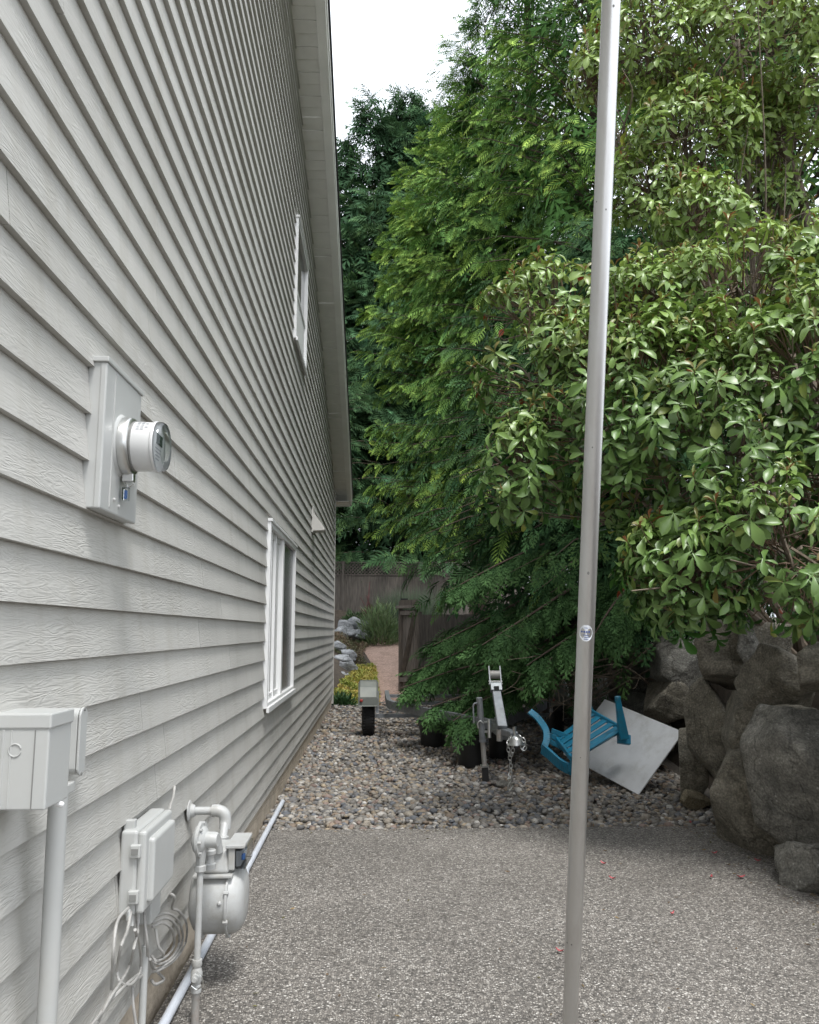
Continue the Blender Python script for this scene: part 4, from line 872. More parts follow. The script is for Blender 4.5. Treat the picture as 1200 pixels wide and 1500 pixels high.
B().beam(P(836, 1130, 8.45), P(842, 1105, 8.4), .05, .06, up=(0, 1, 0)).build('arm_support', M['blue'], ch, bevel=.006)
for k in range(3): B().beam(P(798+5*k, 1082-6*k, 8.9), P(836+4*k, 1102-9*k, 8.75), .05, .012, up=(0, 1, .2)).build('back_slat', M['blue'], ch, bevel=.003)

# ================================================================== FALLEN LEAVES
for k, (px, py) in enumerate([(1086, 1286), (1042, 1286), (897, 1288), (884, 1266), (1012, 1206), (1047, 1251), (1110, 1262), (985, 1340), (820, 1395)]):
    p = on_ground(px, py, .006 if py > 1213 else .02); a = rng.uniform(0, 6.28); L = rng.uniform(.035, .06); v = []; f = []
    ax = np.array([math.cos(a), math.sin(a), 0]); sd = np.array([-ax[1], ax[0], 0])
    for i, (t, w_) in enumerate([(-1, .05), (-.5, .34), (0, .42), (.5, .3), (1, .03)]):
        zc = .012*t*t+.003
        v += [p+ax*t*L*.5+sd*w_*L*.5+[0, 0, zc+.006], p+ax*t*L*.5+[0, 0, zc], p+ax*t*L*.5-sd*w_*L*.5+[0, 0, zc+.006]]
        if i:
            b0 = (i-1)*3; f += [(b0, b0+1, b0+4, b0+3), (b0+1, b0+2, b0+5, b0+4)]
    tag(B().add(v, f).build('fallen_leaf', M['redleaf'], None), 'small fallen red leaf on the ground near the boulder wall', 'leaf', 'fallen red leaves')

# litter that collects along the boulders and the gravel edge
n = 900; k_ = rng.random(n) < .45
y = np.where(k_, rng.uniform(3.5, 7.0, n), 6.95+rng.normal(0, .12, n)); x = np.where(k_, 2.72-np.abs(rng.normal(0, .22, n)), rng.uniform(-.8, 2.9, n))
y = np.where(rng.random(n) < .25, rng.uniform(2.5, 9, n), y); x = np.where(rng.random(n) < .2, rng.uniform(-.7, 2.7, n), x)
LITTER = (np.stack([x, y, np.where(y > 6.95, .03, .006)], 1), n)

# ================================================================== FENCES AND GATE
def fence_y(name, label, x0, x1, Y, zb, zt, pick, m, lattice=None, posts=()):
    fo = thing(name, label, 'fence', ((x0+x1)/2, Y, zb))
    x = x0; pm = None
    while x < x1:
        w = pick*random.uniform(.985, 1.02)
        B().box(x, x+w-.002, Y-.01+random.uniform(-.004, .004), Y+.012, zb+random.uniform(-.02, .02), zt+random.uniform(-.006, .006)).build('picket', m, fo); x += pick
    for zz in (zb+.3, zt-.25): B().box(x0, x1, Y+.013, Y+.055, zz, zz+.09).build('rail', m, fo)
    for px in posts: B().box(px-.05, px+.05, Y-.06, Y+.05, zb-.2, (lattice or zt)+.06).build('post', m, fo)
    if lattice:
        B().box(x0, x1, Y-.03, Y+.04, zt, zt+.045).build('rail', m, fo); B().box(x0, x1, Y-.03, Y+.04, lattice, lattice+.045).build('rail', m, fo)
        hL = lattice-zt-.045; x = x0-hL
        while x < x1:
            for s, yy in ((1, -.012), (-1, .002)):
                a = (x, Y+yy, zt+.045) if s > 0 else (x+hL, Y+yy, zt+.045); b = (x+hL, Y+yy, lattice) if s > 0 else (x, Y+yy, lattice)
                if min(a[0], b[0]) > x0-.02: B().beam(a, b, .036, .008, up=(0, 1, 0)).build('lattice_slat', m, fo)
            x += .125
    return fo
fence_y('back_fence', 'weathered brown plank fence with lattice top across the back garden', -5.5, 5.5, 30.2, 1.95, 3.62, .14, M['oldwood'], lattice=4.08, posts=(-3.6, -1.2, 1.2, 3.6))
sf = fence_y('side_fence', 'dark plank fence behind low conifer branches beside the gate', 1.08, 4.6, 19.55, .1, 1.98, .145, M['oldwood'], posts=(1.05, 3.0))
gt = thing('garden_gate', 'open weathered wooden garden gate with diagonal brace and cap', 'gate', (.85, 19.6, .1))
g0 = np.array([1.02, 19.45, 0]); g1 = np.array([.60, 19.95, 0]); gd = (g1-g0)
for k in range(7):
    a = g0+gd*(k/7+.008); b = g0+gd*((k+1)/7-.006); B().prism([tuple(a+[0, 0, .2]), tuple(b+[0, 0, .2]), tuple(b+[0, 0, 2.1]), tuple(a+[0, 0, 2.1])], (.012, .014, 0)).build('picket', M['gatewood'], gt)
gn = np.array([-.012, -.014, 0])*2.2
for zz in (.45, 2.02): B().beam(g0+[0, 0, zz]+gn, g1+[0, 0, zz]+gn, .04, .1).build('rail', M['gatewood'], gt)
B().beam(g0+[0, 0, .55]+gn+gd*.85, g0+[0, 0, 1.95]+gn+gd*.2, .1, .035, up=(0, 1, 0)).build('brace', M['gatewood'], gt)
B().beam(g0+[0, 0, .15]+gn+gd*.04, g0+[0, 0, 2.08]+gn+gd*.04, .08, .05, up=(0, 1, 0)).build('stile', M['gatewood'], gt)
B().beam(g0+[0, 0, .15]+gn+gd*.97, g0+[0, 0, 2.08]+gn+gd*.97, .06, .05, up=(0, 1, 0)).build('stile', M['gatewood'], gt)
cpn = B(); cpn.beam(g0+gn*1.2+[0.03, -.02, 2.16], g1+gn*1.2+[-.03, .02, 2.16], .13, .07); cpn.build('cap_rail', M['gatewood'], gt, bevel=.005)
for k in range(6): 
    a = g0+gd*(k/6+.04); B().beam(a+gn*.8+[0, 0, 2.19], a+gn*.8+[0, 0, 2.33], .075, .025, up=(0, 1, 0)).build('cap_picket', M['gatewood'], gt)
B().box(.60, .78, 19.86, 20.0, 2.33, 2.37).build('post_cap', M['black'], gt)
B().box(.56, .66, 19.9, 20.0, .0, 2.3).build('gate_post', M['gatewood'], gt)

# ================================================================== GARDEN BEYOND THE CORNER
def blade_template(seg=3, droop=.25, fat=.5):
    v = []; f = []
    for i in range(seg+1):
        t = i/seg; w = (math.sin(math.pi*min(.98, max(.06, t**fat)))) if i < seg else .04
        v += [(t, -w*.5, -droop*t*t), (t, w*.5, -droop*t*t)]
        if i: a = (i-1)*2; f += [(a, a+1, a+3), (a, a+3, a+2)]
    return np.array(v), np.array(f)
def blades(name, pos, dirs, length, width, tint, m, parent=None, droop=.25, seg=3, fat=.5, up=None):
    tv, tf = blade_template(seg, droop, fat); n = len(pos)
    u = np.tile([0, 0, 1.0], (n, 1))+rng.normal(0, .35, (n, 3)) if up is None else up
    Mx = frames(dirs, u); Mx = Mx*np.stack([length, width, length], 1)[:, None, :]
    p = pos-wloc(parent)
    V, T = scatter(tv, tf, Mx, p)
    return link(name, big_mesh(name, V, T, np.repeat(tint, len(tv), 0)), m, parent)
def unit(n): v = rng.normal(0, 1, (n, 3)); return v/np.linalg.norm(v, axis=1, keepdims=True)
def tints(n, base, spread=.25): return np.array(base)*rng.uniform(1-spread, 1+spread, (n, 1))*rng.uniform(.92, 1.08, (n, 3))
def bush(name, label, c, rad, n, ln, wd, base, cat='shrub', m='soft', upw=.6, group=None, stems=True):
    c = np.array(c, float); th = thing(name, label, cat, tuple(c), group); d = unit(n); d[:, 2] = abs(d[:, 2])
    p = c+d*np.array(rad)*rng.uniform(.45, 1.0, (n, 1))
    lump = np.array([mnoise.noise(Vector(q*2.5+c)) for q in d]); p = c+(p-c)*(1+.3*lump[:, None])
    dr = d*np.array([1, 1, .7])+[0, 0, upw]+rng.normal(0, .35, (n, 3))
    blades('foliage', p, dr, rng.uniform(.6, 1.2, n)*ln, rng.uniform(.7, 1.2, n)*wd, tints(n, base), M[m], th)
    if stems:
        bb = B()
        for k in range(7):
            q = c+unit(1)[0]*np.array(rad)*[.6, .6, 0]; bb.tube([c+[0, 0, -.05], (c+q)/2+[0, 0, rad[2]*.3], q+[0, 0, rad[2]*.75]], [.02, .015, .006], 5)
        bb.build('stems', M['twig'], th)
    return th
def gp(px, py, Y): p = at_y(px, py, Y); return np.array([p[0], p[1], gh(p[0], p[1])])
p_, n = LITTER; d_ = unit(n); d_[:, 2] = np.abs(d_[:, 2])*.15; t_ = np.array([[.16, .1, .05], [.1, .07, .045], [.24, .17, .08], [.12, .11, .04]])[rng.integers(0, 4, n)]*rng.uniform(.6, 1.3, (n, 1))
lt = blades('leaf_litter', p_, d_, rng.uniform(.01, .04, n), rng.uniform(.004, .014, n), t_, M['soft'], droop=.1, seg=2); lt['label'] = 'scattered brown leaf litter along the boulders and gravel edge'; stuff(lt)
GB = [(506, 918, 27.2, .36, .3), (521, 914, 27.6, .42, .26), (534, 917, 27.3, .34, .26), (515, 927, 26.8, .4, .25), (530, 927, 26.6, .36, .2), (498, 928, 26.6, .3, .36),
      (512, 957, 23.2, .26, .2), (502, 967, 22.6, .34, .22), (508, 978, 22.0, .38, .22), (499, 992, 21.2, .34, .2), (511, 992, 21.4, .24, .16), (505, 1004, 20.8, .36, .2), (496, 945, 23.6, .3, .2)]
for k, (px, py, Y, a, b) in enumerate(GB):
    me = boulder_mesh('garden_boulder', (a, a*.8, b), 300+k, cuts=15, rough=.12, hi=False, sharp=26); p = at_y(px, py, Y)
    o = place('garden_boulder', me, M['garden_stone'], (p[0], Y+.3, p[2]-.05), (0, .2*math.sin(k), k*.9))
    tag(o, 'pale grey boulder in the garden edging above the pink path' if k < 6 else 'blue grey boulder beside the yellow groundcover at house corner', 'boulder', 'upper garden boulders' if k < 6 else 'lower garden boulders')
bush('lavender_shrub', 'rounded grey green shrub with narrow upright leaves beside path', gp(556, 928, 26.9)+[0, 0, -.05], (.72, .6, 1.25), 2600, .24, .034, (.15, .21, .095), upw=1.0)
bush('small_shrub', 'small dark leafy shrub in front of the back fence', gp(518, 908, 28.6)+[0, 0, .15], (.5, .35, .5), 500, .16, .05, (.07, .12, .05))
def mat_cover(name, label, y0, y1, xa, xb, n, base, hgt, ln, wd, base2=None):
    y = rng.uniform(y0, y1, n); f_ = (y-y0)/(y1-y0); x = np.interp(y, [y0, (y0+y1)/2, y1], xa)+(np.interp(y, [y0, (y0+y1)/2, y1], xb)-np.interp(y, [y0, (y0+y1)/2, y1], xa))*rng.random(n)
    nz = np.array([mnoise.noise(Vector((a*2.2, b*2.2, 3))) for a, b in zip(x, y)])
    z = np.array([gh(a, b) for a, b in zip(x, y)])+hgt*rng.random(n)*(.6+.8*nz)
    p = np.stack([x, y, z], 1); d = unit(n); d[:, 2] = abs(d[:, 2])*.8+.25
    t = tints(n, base); 
    if base2 is not None: w_ = np.clip(nz*1.6+.5+rng.normal(0, .2, n), 0, 1)[:, None]; t = t*(1-w_)+tints(n, base2)*w_
    o = blades(name, p, d, rng.uniform(.6, 1.3, n)*ln, rng.uniform(.7, 1.2, n)*wd, t, M['soft']); o['label'] = label; return stuff(o)
mat_cover('yellow_groundcover', 'yellow green creeping groundcover beside the pink path', 18.5, 23.0, [-1.1, -.75, -.5], [.12, .05, .02], 5200, (.46, .37, .1), .12, .075, .05, (.28, .32, .07))
mat_cover('heath_groundcover', 'dull green heath mat between the garden boulders', 23.4, 26.6, [-1.3, -1.25, -1.3], [-.28, -.4, -.2], 3800, (.12, .13, .065), .22, .09, .03, (.17, .12, .08))
bush('corner_fern', 'small dark green plant at the foot of the house corner', (-.72, 18.35, -.1), (.3, .25, .33), 420, .16, .04, (.05, .11, .04), stems=False)
# tall ornamental grass and the maroon plant
def grass(name, label, c, n, h, base, r):
    c = np.array(c); th = thing(name, label, 'grass', tuple(c)); a = rng.uniform(0, 6.28, n); rr = r*np.sqrt(rng.random(n))
    p = c+np.stack([np.cos(a)*rr, np.sin(a)*rr, 0*a], 1); d = np.stack([np.cos(a)*.32, np.sin(a)*.32, np.ones(n)], 1)+rng.normal(0, .14, (n, 3))
    blades('blades', p, d, h*rng.uniform(.6, 1.1, n), rng.uniform(.018, .034, n), tints(n, base), M['soft'], th, droop=.12, seg=4, fat=.4, up=np.stack([np.cos(a), np.sin(a), 0*a+.01], 1)); return th
grass('ornamental_grass', 'tall clump of grey green ornamental grass before the lattice fence', gp(606, 890, 28.4)+[0, 0, -.1], 1500, 1.75, (.12, .16, .1), .8)
grass('ornamental_grass', 'tall fine grass clump right of the maroon plant', gp(575, 890, 28.9)+[0, 0, -.1], 700, 1.45, (.11, .14, .09), .5)
c = gp(549, 885, 28.8); mp_ = thing('maroon_plant', 'dark maroon plant with spiky bare red stems by the back fence', 'plant', tuple(c)); bb = B()
for k in range(11):
    t = rng.uniform(-1, 1); q = c+[rng.uniform(-.55, .55), rng.uniform(-.2, .2), rng.uniform(.7, 1.35)]
    bb.tube(smoothcurve([c+[0, 0, -.05], c+[(q-c)[0]*.3, 0, .55], q], 4), list(np.linspace(.035, .012, 9)), 5)
bb.tube([c+[-.28, 0, .75], c+[-.22, 0, 1.15], c+[-.18, 0, 1.75]], [.05, .04, .015], 6)
bb.build('stems', mat('maroon_bark', (.1, .045, .04), .7, var=.3), mp_)
n = 260; d = unit(n); d[:, 2] = abs(d[:, 2]); blades('foliage', c+[0, 0, .5]+d*[.45, .3, .35]*rng.uniform(.3, 1, (n, 1)), d+rng.normal(0, .3, (n, 3)), rng.uniform(.12, .3, n), rng.uniform(.03, .06, n), tints(n, (.085, .03, .04)), M['maroon'], mp_)

# ================================================================== CONIFERS
def spray_template(pairs, sub):
    """flat fern-like cedar spray, x = 0..1 along the axis, tips drooping; returns verts, tris, tipness"""
    v = []; f = []; w = []
    def rh(p, q, wd, t0, t1):
        p = np.array(p, float); q = np.array(q, float); d = q-p; L = np.linalg.norm(d); s = np.array([-d[1], d[0]])/L*wd; m_ = p+d*.45; o = len(v)
        for a, t in ((p, t0), (m_+s, (t0+t1)/2), (q, t1), (m_-s, (t0+t1)/2)): v.append((a[0], a[1], -.34*max(0, a[0])**2-.55*a[1]**2)); w.append(t)
        f.append((o, o+1, o+2)); f.append((o, o+2, o+3))
    for k in range(pairs):
        s = .08+.8*k/(pairs-1)
        for sg in (-1, 1):
            ss = s+(.04 if sg > 0 else 0); l = (.43*(1-ss)**.8+.12)*(1 if ss > .2 else .75); an = R(38+14*(1-ss)); q = (ss+l*math.cos(an), sg*l*math.sin(an))
            if not sub: rh((ss, 0), q, .03 if pairs > 5 else .05, ss*.5, .55+.45*ss)
            else:
                rh((ss, 0), q, .02, ss*.5, .6+.4*ss)
                for j in (.4, .72):
                    b0 = (ss+(q[0]-ss)*j, q[1]*j)
                    for s2 in (-1, 1):
                        a2 = an*sg+s2*R(38); l2 = l*.42*(1.15-j); rh(b0, (b0[0]+l2*math.cos(a2), b0[1]+l2*math.sin(a2)), .017, .5, .7+.3*ss)
    rh((.72, 0), (1.06, 0), .04, .6, 1); rh((0, 0), (.8, 0), .016, 0, .6)
    return np.array(v), np.array(f), np.array(w)
SPR = {0: spray_template(6, False), 1: spray_template(5, True), 2: spray_template(4, False)}
def conifer(label, base, h, rad, limbs, per, slen, base_col, tip_col, seed, t0=.06, style=0, hi=0, group='conifers behind the side fence', droop=.5, prof=.75, leaders=(), azr=None, back=.5, fill=4, fsize=.72):
    g = np.random.default_rng(seed); base = np.array(base, float)
    th = thing('conifer_tree', label, 'tree', tuple(base), group)
    npt = 9; lean = g.normal(0, .02, 2)
    trunk = [base+np.array([lean[0]*h*t*t, lean[1]*h*t*t, h*t*.97-.3]) for t in np.linspace(0, 1, npt)]
    B().tube(trunk, list(np.linspace(h*.016+.06, .02, npt)), 10).build('trunk', M['bark'], th, smooth=True)
    pos = []; dr = []; ln = []; ups = []; br = B(); bright = []; fp = []; fd = []; fu = []; fl = []
    sets = [(base, h, rad, limbs)]+[(np.array(l[0], float), l[1], l[2], l[3]) for l in leaders]
    tocam = math.atan2(CAM[1]-base[1], CAM[0]-base[0])
    for (b0, hh, rr, nl) in sets:
        for i in range(nl):
            t = t0+(1-t0)*(i+g.random())/nl; t = t if t < .995 else .995
            az = g.uniform(0, 2*math.pi) if azr is None or g.random() < .3 else g.uniform(*azr)
            if abs((az-tocam+math.pi) % (2*math.pi)-math.pi) > 1.9 and g.random() < back: continue
            lobe = 1+.22*mnoise.noise(Vector((math.cos(az)*1.3+seed, math.sin(az)*1.3, t*5)))*1.6
            L = rr*min(1, (1-t)/.62+.03)**prof*g.uniform(.72, 1.08)*lobe+.18
            rise = (.75*t+.25) if style == 0 else .28
            hd = np.array([math.cos(az), math.sin(az), 0]); z0 = b0[2]+hh*t
            def pt(s): return np.array([b0[0], b0[1], z0])+hd*L*s+np.array([0, 0, L*(rise*s-droop*s*s*(1.15-t*.6))])
            br.tube([pt(0), pt(.4), pt(.72), pt(.97)], [.008+.008*L, .006+.005*L, .004+.002*L, .002], 4, caps=False)
            ns = max(3, int(per*L/rr+g.random()*2)); 
            for k in range(ns):
                s = .22+.8*((k+g.random())/ns)**.8; s = min(s, 1.0); c = pt(s); tg = pt(min(1.02, s+.03))-pt(s-.03); tg /= np.linalg.norm(tg)
                side = np.cross(tg, [0, 0, 1]); side /= np.linalg.norm(side)+1e-9
                an = g.choice([-1, 1])*g.uniform(.15, 1.1) if s < .93 else g.normal(0, .25)
                d = tg*math.cos(an)+side*math.sin(an)+np.array([0, 0, g.normal(-.1-.3*droop, .28)])
                c = c+side*math.sin(an)*L*.13*g.random()*(1-s*.4)+np.array([0, 0, g.normal(0, .05)])
                pos.append(c); dr.append(d); ln.append(slen*g.uniform(.65, 1.25)*(1.1-.35*t)); ups.append(np.array([0, 0, .7])+g.normal(0, .4, 3)+hd*.7)
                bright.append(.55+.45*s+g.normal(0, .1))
            for k in range(fill):
                s = g.uniform(.08, .62); c = pt(s)+np.array([0, 0, g.normal(0, .12)]); an = g.uniform(-1.3, 1.3); side = np.array([-hd[1], hd[0], 0])
                fp.append(c+side*math.sin(an)*.3*L*g.random()); fd.append(hd*math.cos(an)+side*math.sin(an)+np.array([0, 0, g.normal(-.6, .3)])); fu.append(np.array([0, 0, .5])+hd*.9+g.normal(0, .4, 3)); fl.append(min(fsize, .3+.2*L+(fsize-.72))*g.uniform(.7, 1.2))
    pos = np.array(pos); dr = np.array(dr); ln = np.array(ln); ups = np.array(ups); bright = np.clip(np.array(bright), .35, 1.25)
    tv, tf, tw = SPR[hi]
    Mx = frames(dr, ups)*np.stack([ln, ln*g.uniform(.8, 1.15, len(ln)), ln], 1)[:, None, :]
    V, T = scatter(tv, tf, Mx, pos-base)
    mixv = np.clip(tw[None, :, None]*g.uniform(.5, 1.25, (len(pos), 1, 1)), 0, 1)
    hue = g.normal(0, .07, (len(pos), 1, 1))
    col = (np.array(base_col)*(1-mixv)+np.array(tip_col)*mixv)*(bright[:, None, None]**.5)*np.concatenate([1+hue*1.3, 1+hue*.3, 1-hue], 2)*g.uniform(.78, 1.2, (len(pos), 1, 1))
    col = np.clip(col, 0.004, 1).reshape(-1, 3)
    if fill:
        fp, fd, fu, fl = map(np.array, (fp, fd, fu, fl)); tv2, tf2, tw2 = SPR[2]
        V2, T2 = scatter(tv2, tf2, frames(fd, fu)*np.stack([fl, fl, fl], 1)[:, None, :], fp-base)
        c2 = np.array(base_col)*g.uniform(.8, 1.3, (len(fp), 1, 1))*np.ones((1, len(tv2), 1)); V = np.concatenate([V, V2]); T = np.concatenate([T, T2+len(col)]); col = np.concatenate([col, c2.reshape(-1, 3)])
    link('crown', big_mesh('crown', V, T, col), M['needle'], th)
    br.build('branches', M['bark'], th)
    return th
def ap(px, py, Y): return at_y(px, py, Y)
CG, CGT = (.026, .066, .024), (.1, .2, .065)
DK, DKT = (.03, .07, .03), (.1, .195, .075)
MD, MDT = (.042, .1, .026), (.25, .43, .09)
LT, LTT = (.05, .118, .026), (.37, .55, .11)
BF = 'conifers beyond the back fence'
a1 = ap(588, 122, 32)
conifer('tall dark blue green conifer behind the back fence with several leaders', (a1[0]+.3, 33.0, 2.0), a1[2]-1.9, 3.9, 330, 17, .8, DK, DKT, 41, t0=.08, fill=10, fsize=1.15, group=BF, droop=.25, leaders=[((a1[0]-1.3, 32.2, 8), ap(560, 142, 32)[2]-8, 2.4, 110), ((a1[0]-2.5, 32.6, 7), ap(527, 195, 32)[2]-7, 2.2, 100), ((a1[0]+1.2, 32.4, 8), ap(622, 150, 32)[2]-8, 2.0, 100), ((a1[0]-3.4, 33, 6), ap(503, 225, 33)[2]-6, 2.2, 90)], prof=.85, back=.6)
for k, (x, y, hh) in enumerate([(-3.4, 35.2, 11), (-.6, 35.6, 9.5), (1.6, 35.0, 9), (4.2, 35.4, 12)]):
    conifer(['dark conifer beyond the back fence nearest the house corner', 'low dark conifer behind the lattice above the upper boulders', 'low dark conifer behind the lattice above the maroon plant', 'dark conifer beyond the fence behind the tall grass'][k], (x, y, 1.6), hh, 3.0, 150, 18, .6, DK, DKT, 52+k, t0=.06, group=BF, droop=.4, prof=.45, back=.8, fill=9, fsize=1.1)
conifer('dark conifer overhanging the back garden behind the house corner', (-3.3, 26.8, 1.2), 13, 3.6, 150, 16, .5, DK, DKT, 63, t0=.3, group=BF, droop=.4, prof=.4, fill=6, fsize=.9)
a2 = ap(622, 185, 21.5)
conifer('broad bright green conifer behind the side fence gate', (2.75, 21.8, .3), a2[2]+.9, 3.05, 350, 26, .37, LT, LTT, 44, t0=.2, droop=.42, prof=.6, leaders=[((1.9, 21.4, 7.5), ap(608, 205, 21.5)[2]-7.5, 1.7, 150)])
conifer('very tall conifer rising between the bright trees', (3.7, 17.8, .6), 19.5, 2.6, 340, 23, .36, MD, MDT, 45, t0=.2, droop=.5, prof=.6, leaders=[((2.55, 17.6, 7.5), ap(672, 20, 17.6)[2]-7.2, 1.4, 130)])
conifer('dense green conifer behind the shrub and the pole', (4.3, 14.2, 1.2), 17, 2.9, 360, 24, .32, LT, LTT, 46, t0=.14, droop=.5, prof=.55)
conifer('dark conifer standing on the bank behind the glossy shrub', (5.8, 10.6, 1.4), 14, 2.7, 330, 22, .3, MD, MDT, 47, t0=.04, droop=.5, prof=.5)
conifer('conifer at the right end of the row above boulder wall', (7.4, 7.4, 1.5), 11, 2.4, 110, 15, .4, MD, MDT, 50, t0=.04, droop=.5, prof=.5)
conifer('shadowy cedar with low skirts in front of the side fence', (3.3, 15.6, .3), 8.5, 2.6, 190, 18, .42, CG, CGT, 61, t0=.03, style=1, droop=.4, prof=.35, fill=6)
# cedar over the trailer: long low hanging limbs
conifer('low cedar with long drooping branches over the trailer', (3.75, 11.6, 1.0), 6.6, 2.75, 130, 18, .31, CG, CGT, 49, t0=.1, fill=7, style=1, hi=1, droop=.42, prof=.4, azr=(2.6, 5.2))
def hanging_branch(label, pts, n, slen, seed, spread=.35):
    """a single long limb with sprays, reaching out of the cedar"""
    g = np.random.default_rng(seed); P_ = smoothcurve(pts, 8); th = thing('cedar_bough', label, 'branch', tuple(P_[0]), 'low cedar boughs')
    B().tube(P_, list(np.linspace(.03, .006, len(P_))), 6).build('limb', M['bark'], th, smooth=True)
    P_ = np.array(P_); s = (g.random(n)**.75); i = np.minimum((s*(len(P_)-2)).astype(int), len(P_)-2); c = P_[i]+(P_[i+1]-P_[i])*g.random((n, 1))
    tg = P_[i+1]-P_[i]; tg /= np.linalg.norm(tg, axis=1, keepdims=True); side = np.cross(tg, [0, 0, 1.0]); side /= np.linalg.norm(side, axis=1, keepdims=True)+1e-9
    an = g.choice([-1, 1], n)*g.uniform(.1, 1.2, n)
    d = tg*np.cos(an)[:, None]+side*np.sin(an)[:, None]+np.stack([0*s, 0*s, g.normal(-.3, .25, n)], 1)
    c = c+side*(np.sin(an)*spread*g.random(n))[:, None]+np.stack([0*s, 0*s, -.25*spread*g.random(n)], 1)
    l = slen*g.uniform(.6, 1.25, n); tv, tf, tw = SPR[1]
    Mx = frames(d, np.tile([0, 0, 1.0], (n, 1))+g.normal(0, .35, (n, 3)))*np.stack([l, l, l], 1)[:, None, :]
    V, T = scatter(tv, tf, Mx, c-P_[0]); mx_ = np.clip(tw[None, :, None]*g.uniform(.5, 1.3, (n, 1, 1)), 0, 1)
    col = (np.array(CG)*(1-mx_)+np.array(CGT)*mx_)*g.uniform(.75, 1.25, (n, 1, 1))
    link('sprays', big_mesh('sprays', V, T, col.reshape(-1, 3)), M['needle'], th)
HB = [('cedar bough sweeping down in front of the side fence planks', [(3.4, 14.5, 2.6), (2.5, 14.2, 2.1), (1.7, 13.9, 1.7), (.95, 13.7, 1.35)], 320),
      ('short cedar bough over the black pots', [(2.6, 10.9, 1.0), (1.9, 10.8, .95), (1.3, 10.8, .8), (.75, 10.9, .62)], 260),
      ('cedar bough spreading behind the winch post', [(3.2, 11.2, 1.9), (2.5, 10.7, 1.6), (1.9, 10.4, 1.35), (1.2, 10.3, 1.05)], 300),
      ('lowest cedar bough spreading over the trailer frame rail', [(3.6, 11.8, 1.5), (2.4, 11.6, 1.25), (1.3, 11.5, 1.1), (.35, 11.6, .8)], 420),
      ('cedar bough hanging in front of the open gate', [(3.7, 12.4, 2.2), (2.5, 12.6, 1.7), (1.4, 12.8, 1.3), (.55, 12.8, .95)], 420),
      ('cedar bough drooping between pots and trailer jack', [(3.4, 11.0, 1.4), (2.3, 10.6, 1.15), (1.5, 10.3, .85), (.95, 10.2, .5)], 360),
      ('cedar bough reaching left above the winch post', [(3.5, 10.6, 2.6), (2.6, 10.2, 2.2), (1.9, 9.9, 1.8), (1.25, 9.7, 1.42)], 320),
      ('upper cedar bough reaching left above the side fence', [(3.7, 11.6, 3.4), (2.6, 11.3, 2.9), (1.7, 11.0, 2.5), (.95, 10.8, 2.1)], 360),
      ('cedar bough hanging above the blue chair', [(3.5, 10.0, 2.2), (2.8, 9.6, 1.8), (2.2, 9.4, 1.5), (1.7, 9.3, 1.2)], 300),
      ('cedar bough drooping over the boulder wall', [(3.9, 10.2, 2.6), (3.2, 9.6, 2.3), (2.7, 9.2, 1.9), (2.4, 9.0, 1.55)], 300)]
for k, (lb, pts, n) in enumerate(HB): hanging_branch(lb, pts, int(n*.8), .32, 70+k)
# bare dead twigs under the cedar
for k in range(9):
    a = np.array([3.3+.1*rng.random(), 9.9+rng.uniform(-.3, .5), 1.0+rng.uniform(-.2, .5)]); e = np.array([rng.uniform(1.5, 2.4), 9.2+rng.uniform(-.3, .4), rng.uniform(.7, 1.35)])
    m1 = (a+e)/2+rng.normal(0, .12, 3); bb = B(); tt = smoothcurve([a, m1, e], 6); bb.tube(tt, list(np.linspace(.014, .004, len(tt))), 5)
    for j in range(5):
        q = np.array(tt[3+j*2]); bb.tube(smoothcurve([q, q+rng.normal(0, .1, 3)+[-.1, -.05, .02], q+rng.normal(0, .15, 3)+[-.28, -.1, -.05]], 4), list(np.linspace(.006, .002, 9)), 4)
    tag(bb.build('dead_twig', M['twig'], None), 'bare brown dead twig under the cedar behind the pole', 'twig', 'dead twigs under the cedar')

for k, (x, y, a, h_) in enumerate([(4.9, 6.3, .9, 1.1), (5.3, 8.2, 1.0, 1.3), (4.75, 9.9, 1.0, 1.5)]):
    bush('bank_shrub', ['dark leafy undergrowth shrub on the bank behind the biggest boulder', 'dark undergrowth shrub on the bank under the right conifer', 'tall dark undergrowth shrub behind the far end of the boulder wall'][k], (x, y, gh(x, y)-.05), (a, a, h_), 1100, .16, .07, (.035, .07, .025), upw=.4, group='undergrowth on the bank')

# ================================================================== GLOSSY BROAD-LEAVED SHRUB
def leaf_template(curl=.10, fold_=.10, wide=.19, twist=0.0):
    v = []; f = []; st = [(0, .06), (.32, .5), (.64, 1.0), (.86, .78), (1.0, .06)]
    for i, (t, w_) in enumerate(st):
        z = .10*math.sin(t*2.6)-curl*t*t; fold = fold_*w_; tw_ = twist*t*w_; b_ = .05*twist*math.sin(t*3)
        v += [(t, -wide*w_+b_, z+fold-tw_), (t, b_, z), (t, wide*w_+b_, z+fold+tw_)]
        if i:
            a = (i-1)*3
            for q in ((a, a+1, a+4, a+3), (a+1, a+2, a+5, a+4)): f += [(q[0], q[1], q[2]), (q[0], q[2], q[3])]
    return np.array(v), np.array(f)
LVS = [leaf_template()[0], leaf_template(.26, .06, .17, .08)[0], leaf_template(.0, .16, .2, -.1)[0], leaf_template(.4, .12, .15, -.06)[0], leaf_template(.16, .03, .215, .05)[0]]; LF = leaf_template()[1]
sroot = np.array([3.95, 7.2, 1.3])
sh = thing('evergreen_shrub', 'large glossy broad-leaved evergreen shrub with bronze new tips overhanging the wall', 'shrub', tuple(sroot))
